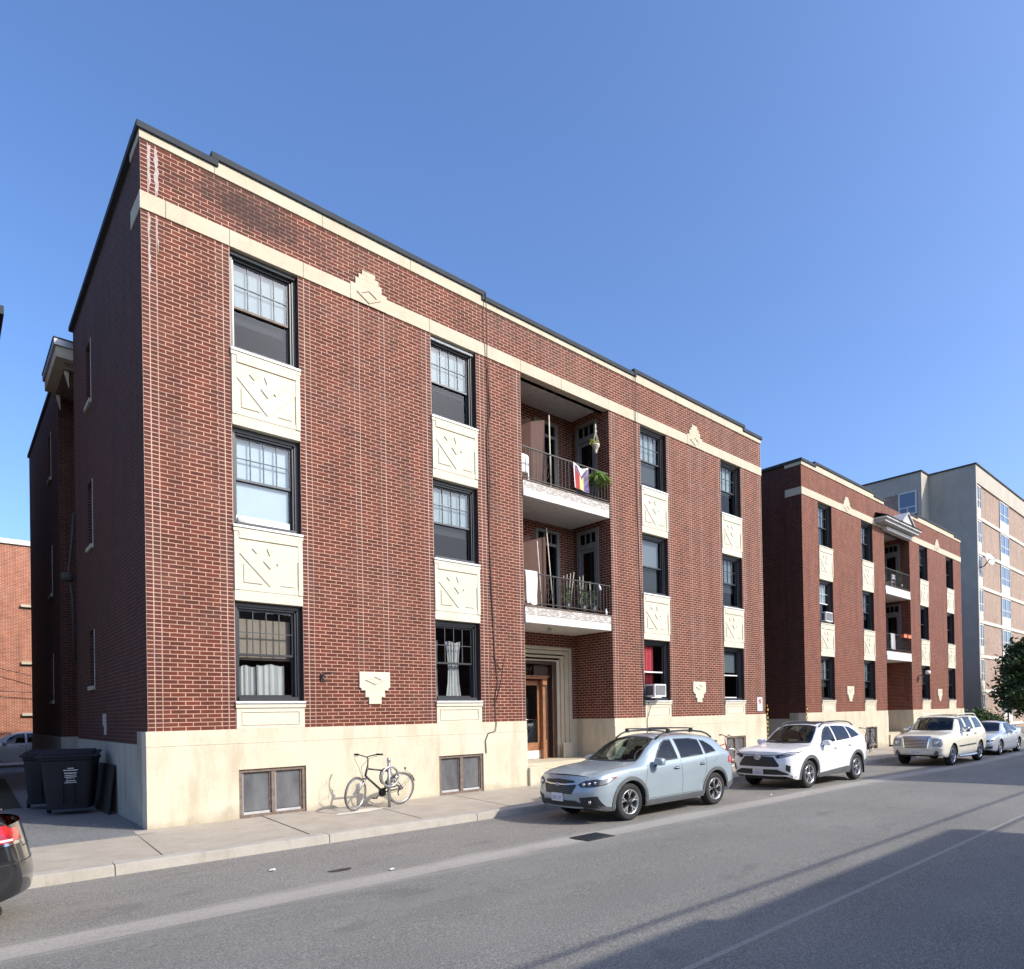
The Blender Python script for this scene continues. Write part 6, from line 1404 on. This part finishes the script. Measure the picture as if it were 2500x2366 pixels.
# ------------------------------------------------------------------ bins, board in the alley
def bin_(x, y, rz, label, col, lab=False, sx=.40, sy=.38, h=1.08):
    t = thing('wheelie_bin', label, 'bin', (x, y, 0), 'wheelie bins in the alley', rz)
    def lb(name, q, parent=None): return q.build(name, parent or t, world=False)
    q = MB(); n_ = 4; lo, hi = .78, 1.0; V = []
    for z, k in ((.10, .80), (.45, .90), (.93, 1.0), (.955, 1.06), (1.0, 1.06)):
        for a in range(24):
            th = 2*math.pi*a/24; cs, sn = math.cos(th), math.sin(th); V.append((sx*k*math.copysign(abs(cs)**.28, cs), sy*k*math.copysign(abs(sn)**.28, sn), z*h))
    F_ = [(j*24+a, j*24+(a+1) % 24, (j+1)*24+(a+1) % 24, (j+1)*24+a) for j in range(4) for a in range(24)]+[tuple(range(24))[::-1]]
    q.add(V, F_, col, smooth=False)
    for k in (-.2, .2): q.box(sx*k-.01, sx*k+.01, -sy*1.0, -sy*.85, .2*h, .8*h, col)
    lb('body', q)
    q = MB(); q.poly([(-sx*1.12, -sy*1.14, h*1.0), (sx*1.12, -sy*1.14, h*1.0), (sx*1.05, sy*1.1, h*1.06), (-sx*1.05, sy*1.1, h*1.06)], (0, 0, .035), col); q.poly([(-sx*.9, -sy*.9, h*1.04), (sx*.9, -sy*.9, h*1.04), (sx*.85, sy*.9, h*1.1), (-sx*.85, sy*.9, h*1.1)], (0, 0, .02), col)
    l_ = lb('lid', q); q = MB(); q.tube([(-sx*.8, sy*1.2, h*.98), (sx*.8, sy*1.2, h*.98)], .018, col, 8); lb('handle', q)
    for s_ in (-1, 1): q = MB(); q.tube([(s_*sx*.86, sy*.72, .10), (s_*sx*1.0, sy*.72, .10)], .10, 'rubber', 16); lb('wheel', q)
    if lab:
        yf = -sy*.985; y0 = -.012
        rows = ((.10, .80, .018), (.22, .765, .022), (.20, .715, .026), (.18, .68, .018), (.19, .652, .016), (.15, .585, .018), (.19, .555, .016)); rr = random.Random(3); q = MB()
        for w_, z, hh in rows:
            x_ = -w_/2
            while x_ < w_/2:
                l2 = rr.uniform(.012, .03); q.box(x_+.05, min(x_+l2, w_/2)+.05, yf-.012, yf-.010, z*h, z*h+hh*.8, 'white_metal'); x_ += l2+.006
        lb('label_print', q); tx = text_mesh('3-1-1', .062, 'white_metal', (0, 0, 0), t); tx.location = (.05, yf-.013, .635*h)
    return t
bin_(-.62, 3.75, R(-14), 'near navy wheelie bin with white printing, in the shaded alley', 'plastic_navy', True, .43, .42, 1.15)
bin_(-.86, 5.3, R(-10), 'far navy wheelie bin standing behind the printed one in the alley', 'plastic_navy', False, .36, .36, 1.12)
q = MB(); q.poly([(-.16, 2.80, 0), (-.16, 4.6, 0), (-.05, 4.6, .95), (-.05, 2.88, .97)], (.02, 0, .0), 'board_shaded'); tag(q.build('plywood_board'), 'dark board leaning on the side wall behind the bins', 'board')  # near-black colour holds the alley shadow that lies on the board
q = MB(); q.tube([(-.01, 8.28, 7.2), (-.06, 8.3, 6.4), (-.12, 8.32, 5.7), (-.05, 8.3, 5.0), (-.03, 8.3, 3.4)], .035, 'cable_black', 6); q.sell((-.16, 8.3, 5.55), (.14, .12, .12), .7, 'cable_black', 12, 8); tag(q.build('service_mast'), 'black service cables and bracket on the rear corner of the side wall', 'cable bracket')
q = MB(); q.box(-.03, .028, 4.2, 4.24, 1.75, 2.0, 'cap_grey'); q.box(-.012, .028, 4.2, 4.23, 1.55, 1.75, 'cap_grey'); tag(q.build('vent_pipe'), 'small pale vent pipe on the shaded side wall', 'pipe')

# ------------------------------------------------------------------ neighbours
# orange brick building at the back of the alley
t = thing('brick_building', 'sunlit orange brick building at the back of the alley on the left', 'building', (-14, 33, 0))
q = MB(); q.box(-30, 1.2, 33, 45, -.3, 11.15, 'brick_orange'); q.build('wall', t, uvo=(0, 0)); q = MB(); q.box(-30.1, 1.3, 32.9, 45, 11.15, 11.4, 'white_paint'); q.build('parapet', t)
for zz in (2.2, 4.9, 7.9): q = MB(); q.box(.55, 1.25, 32.85, 33.0, zz, zz+.14, 'limestone'); q.build('stone_block', t)
cable([(-3., 32.8, 3.0), (-1.6, 32.7, 5.3), (-.2, 32.6, 4.6), (1.2, 32.5, 4.2)], 'sagging wire across the orange brick wall, upper one', .02); cable([(-3., 32.8, 3.6), (1.2, 32.6, 3.4)], 'straight wire across the orange brick wall, lower one', .02)
# dark low hedge wall shading its foot
q = MB(); q.box(-10, .4, 29.6, 30.0, -.2, 1.1, 'concrete'); tag(q.build('low_wall'), 'low dark wall in front of the orange brick building', 'wall')
# eave of the building across the alley on the far left
t = thing('brick_building', 'dark eave of the building across the alley, just inside the left edge of the photo', 'building', (-1.3, 10, 0)); q = MB(); q.box(-9., -1.5, 10.2, 24, 0, 12.55, 'brick_side_shaded'); q.build('wall', t); q = MB(); q.box(-9.2, -1.21, 9.9, 24.2, 12.56, 12.78, 'coping_metal'); q.build('eave', t)
# concrete tower
KC = 1.162
def cxm(x): return -2.488+(x+2.488)*KC
def czm(z): return 1.846+(z-1.846)*KC
YC = 2.2; cx0 = cxm(45.01); ztop = czm(17.47)
t = thing('apartment_tower', 'tall concrete and tan brick apartment building at the right, with white banded floors', 'building', (cx0, YC, 0))
q = MB(); xe = cx0+60; fl = czm(14.08)-czm(11.81)
pil = cxm(46.5)-cx0
q.box(cx0+.3, xe, YC+.11, YC+30, -.2, ztop-1.2, 'brick_tan'); q.build('wall', t)
YJ = 5.632-YC
q = MB(); q.box(cx0, cx0+.29, YC, YC+YJ, -.2, ztop, 'concrete'); q.box(cx0-1.5, cx0+.25, YC+YJ, YC+30, ztop-1.4, ztop, 'concrete'); q.box(cx0-1.5, cx0+.25, YC+YJ, YC+YJ+.30, -.2, ztop-1.4, 'concrete')
q.box(cx0+.29, xe, YC+.0, YC+30, ztop-1.35, ztop-.01, 'concrete'); q.build('concrete_end_wall', t)
q = MB(); q.box(cx0-1.47, cx0-.2, YC+YJ+.31, YC+30, -.2, ztop-1.41, 'brick_tan'); q.build('recessed_wall', t)
q = MB(); q.box(cx0-.08, xe, YC-.08, YC+YJ+.2, ztop, ztop+.10, 'roof_dark'); q.box(cx0-1.58, xe, YC+YJ-.08, YC+30, ztop+.001, ztop+.101, 'roof_dark'); q.build('roof_edge', t)
q = MB()
for k in range(7): zz = czm(14.08)-fl*k; q.box(cx0+.292, xe, YC+.03, YC+.109, zz-.10, zz+.14, 'pale_concrete')
q.build('floor_band', t)
def twin(x0, x1, z0, z1, zp, xf='y', parent=t, y=YC+.06):
    f = MB(); k = 'white_paint'; f.box(x0, x0+.07, y-.03, y+.049, z0, z1, k); f.box(x1-.07, x1, y-.03, y+.049, z0, z1, k); f.box(x0+.07, x1-.07, y-.03, y+.049, z1-.07, z1, k); f.box(x0+.07, x1-.07, y-.03, y+.049, z0, z0+.07, k); f.box((x0+x1)/2-.04, (x0+x1)/2+.04, y-.03, y+.049, z0+.07, z1-.07, k)
    f.box(x0+.07, x1-.07, y-.025, y+.045, z0+(z1-z0)*.36, z0+(z1-z0)*.36+.05, k); f.box(x0, x1, y-.02, y+.049, zp, z0-.01, 'pale_concrete'); f.box((x0+x1)/2-.02, (x0+x1)/2+.02, y-.028, y-.021, zp, z0-.02, k); f.box(x1+.001, x1+.16, y-.01, y+.049, zp, z1, 'wood_dark')
    w_ = f.build('window', parent); g_ = MB(); g_.box(x0+.07, x1-.07, y+.0, y+.01, z0+.07, z1-.07, 'tower_pane'); g_.build('pane', w_)
n = NT('tower_pane'); n.set(Base_Color=(.10, .14, .20), Roughness=.08, Specular_IOR_Level=.9)
for k in range(7):
    zt_ = czm(16.2)-fl*k
    if zt_ < 2: break
    zb_ = zt_-fl*.66
    twin(cxm(45.28), cxm(46.1), zb_, zt_, zb_-.55)
    for x in (50.35, 58.8, 67.2): twin(cxm(x), cxm(x)+2.5, zb_+.1, zt_, zb_-.75)
# recessed side window (faces left) on the rear part
f = MB(); yw0, yw1, z0, z1 = 6.0, 7.42, 16.84, 18.65; xw = cx0-1.48
k = 'white_paint'; f.box(xw-.05, xw+.02, yw0, yw0+.12, z0, z1, k); f.box(xw-.05, xw+.02, yw1-.12, yw1, z0, z1, k); f.box(xw-.05, xw+.02, yw0+.12, yw1-.12, z1-.1, z1, k); f.box(xw-.05, xw+.02, yw0+.12, yw1-.12, z0, z0+.1, k); f.box(xw-.045, xw+.02, yw0+.12, yw1-.12, z0+.55, z0+.63, k); f.box(xw-.045, xw+.02, (yw0+yw1)/2-.04, (yw0+yw1)/2+.04, z0+.1, z0+.55, k)
wn = f.build('window', t); g_ = MB(); g_.box(xw-.02, xw+.01, yw0+.12, yw1-.12, z0+.1, z1-.1, 'tower_pane'); g_.build('pane', wn)
sd_ = thing('satellite_dish', 'grey satellite dish on the concrete corner of the tall building', 'satellite dish', (cx0+.6, YC-.1, czm(11.3))); c = Vector((cx0+.9, YC-.55, czm(11.3))); q = MB(); q.lathe([(0, .12), (.2, .09), (.4, .02), (.5, -.06), (.49, -.07), (.2, .07), (0, .1)], c, (.3, .9, -.3), 'cap_grey', 22); q.build('dish', sd_); q = MB(); q.tube([c, c+Vector((-.3, .3, -.5)), c+Vector((-.35, .6, -.6))], .04, 'iron', 6); q.tube([c, c+Vector((.0, -.5, -.05))], .02, 'iron', 5); q.build('bracket', sd_)
# street sign post near the tree
t = thing('utility_post', 'thin dark post with a short cross arm between the second block and the tree', 'post', (cxm(44.6), .3, -.2)); q = MB(); bx_ = cxm(44.7); q.tube([(bx_, .3, -.3), (bx_, .3, 5.3)], .06, 'cap_grey', 8); q.build('pole', t); q = MB(); q.tube([(bx_-1.6, .3, 5.25), (bx_+1.5, .3, 5.3)], .04, 'cap_grey', 6); q.sell((bx_-1.6, .3, 5.2), (.2, .1, .08), .6, 'iron', 10, 6); q.tube([(bx_+1.5, .3, 5.3), (bx_+1.55, .3, 4.8)], .04, 'iron', 6); q.build('cross_arm', t)

# ------------------------------------------------------------------ vegetation
def tree(name, label, base, h, crown, mats, seed, n=3200, leaf=.16, trunk_r=.13, group=None, cat='tree'):
    r_ = random.Random(seed); t = thing(name, label, cat, base, group); B = Vector(base); q = MB(); tips = []
    q.tube([B, B+Vector((.05, .03, h*.25)), B+Vector((-.04, .0, h*.5)), B+Vector((.03, .05, h*.85))], [trunk_r, trunk_r*.8, trunk_r*.55, trunk_r*.2], 'bark', 9)
    for k in range(26):
        z = h*(.22+.68*k/26); a = k*2.4+r_.uniform(-.3, .3); u = (z/h-.2)/.8; rad = crown*(.55+.45*math.sin(math.pi*min(1, u*.9+.15)))*(1.05-.55*u)*r_.uniform(.75, 1.1); s_ = B+Vector((0, 0, z)); e = s_+Vector((math.cos(a)*rad, math.sin(a)*rad, rad*.28+r_.uniform(-.1, .25)))
        q.tube([s_, s_.lerp(e, .5)+Vector((0, 0, .08)), e], [trunk_r*.35, trunk_r*.2, .012], 'bark', 5); tips += [s_.lerp(e, w_) for w_ in (.4, .6, .8, .92, 1.)]
    q.build('trunk', t)
    for mi_, mt in enumerate(mats):
        q = MB(); V = []; Fs = []
        for k in range(n//len(mats)):
            c = r_.choice(tips); s_ = crown*.17; p = c+Vector((r_.gauss(0, s_), r_.gauss(0, s_), r_.gauss(0, s_*.7))); d = Vector((r_.uniform(-1, 1), r_.uniform(-1, 1), r_.uniform(-.7, .5))).normalized(); w_ = d.orthogonal().normalized(); w_ = (w_*math.cos(k)+d.cross(w_)*math.sin(k)); l_ = leaf*r_.uniform(.6, 1.2); b0 = len(V)
            V += [p-d*l_, p-d*l_*.1+w_*l_*.45, p+d*l_, p-d*l_*.1-w_*l_*.45]; Fs.append((b0, b0+1, b0+2, b0+3))
        q.add(V, Fs, mt); q.build('crown', t)
    return t
tree('tree', 'dark green leafy tree at the right edge beside the silver sedan', (50.6, -1.3, -.3), 7.0, 1.95, ('leaf_dark', 'leaf_mid', 'leaf_dark'), 11, 4600, .19, .14)
tree('tree', 'second leafy tree behind the first one at the right edge', (53.0, -1.0, -.3), 6.0, 2.4, ('leaf_dark', 'leaf_dark'), 12, 3500, .2, .12)
rb = random.Random(9)
for k, (x, y, h, la) in enumerate(((44.2, .6, 1.5, 'green shrub at the foot of the second block beyond the cream car'), (46.2, .4, 1.7, 'taller shrub under the tree beyond the silver sedan'), (48.2, .2, 1.3, 'low shrub under the second tree at the right edge'))):
    tree('shrub', la, (x, y, -.2), h, .95, ('leaf_mid', 'leaf_dark'), 20+k, 1500, .09, .04, 'shrubs by the tall building', 'shrub')

# ------------------------------------------------------------------ across the street (behind the camera): what throws the shade on the road
def opposite(label, x0, x1, y1, h, seed):
    t = thing('brick_building', label, 'building', ((x0+x1)/2, y1, 0)); q = MB(); q.box(x0, x1, y1-12, y1, -.2, h, 'brick_far'); q.build('wall', t); q = MB(); q.box(x0-.1, x1+.1, y1-12, y1+.12, h-.35, h, 'limestone'); q.build('cornice', t)
    if seed == 1: q = MB(); q.box(x0, 6.85, y1-11, y1-.02, h+.001, h+.24, 'limestone'); q.build('raised_parapet', t)
    x = x0+1.2
    while x < x1-1.5:
        for z in np.arange(1.2, h-2.2, 3.2):
            w_ = MB(); w_.box(x, x+1.1, y1-.02, y1+.05, float(z), float(z)+1.7, 'white_paint'); w_ = w_.build('window', t); g_ = MB(); g_.box(x+.08, x+1.02, y1+.051, y1+.056, float(z)+.08, float(z)+1.62, 'tower_pane'); g_.build('pane', w_)
        x += 3.0
    return t
opposite('low brick building across the street behind the viewer', -30, 12.9, -18.2, 6.55, 1)
opposite('taller brick building across the street behind the viewer, farther along', 22.9, 60, -18.2, 10.45, 2)
for (yy, zz, la) in ((-16.9, 5.95, 'upper overhead wire strung along the far side of the street'), (-17.9, 6.0, 'lower overhead wire strung along the far side of the street')):
    q = MB(); q.tube([(x, yy-.01*x+.004*x, zz+.0012*(x-15)**2*.2) for x in range(-30, 62, 3)], .028, 'cable_black', 6); tag(q.build('overhead_wire'), la, 'wire', 'overhead wires')

# ------------------------------------------------------------------ vehicles
car_blue(); car_white(); car_cream()
sedan('silver blue sedan behind the cream sport utility car', 28.75, -4.25, -.34, 'paint_silver', far=True)
sedan('black sedan with a red tail lamp at the lower left edge', -6.74, -4.03, -.2, 'paint_black')
sedan('white sedan parked at the back of the alley', -2.6, 24.4, .02, 'paint_white', far=True, group='cars behind the building')
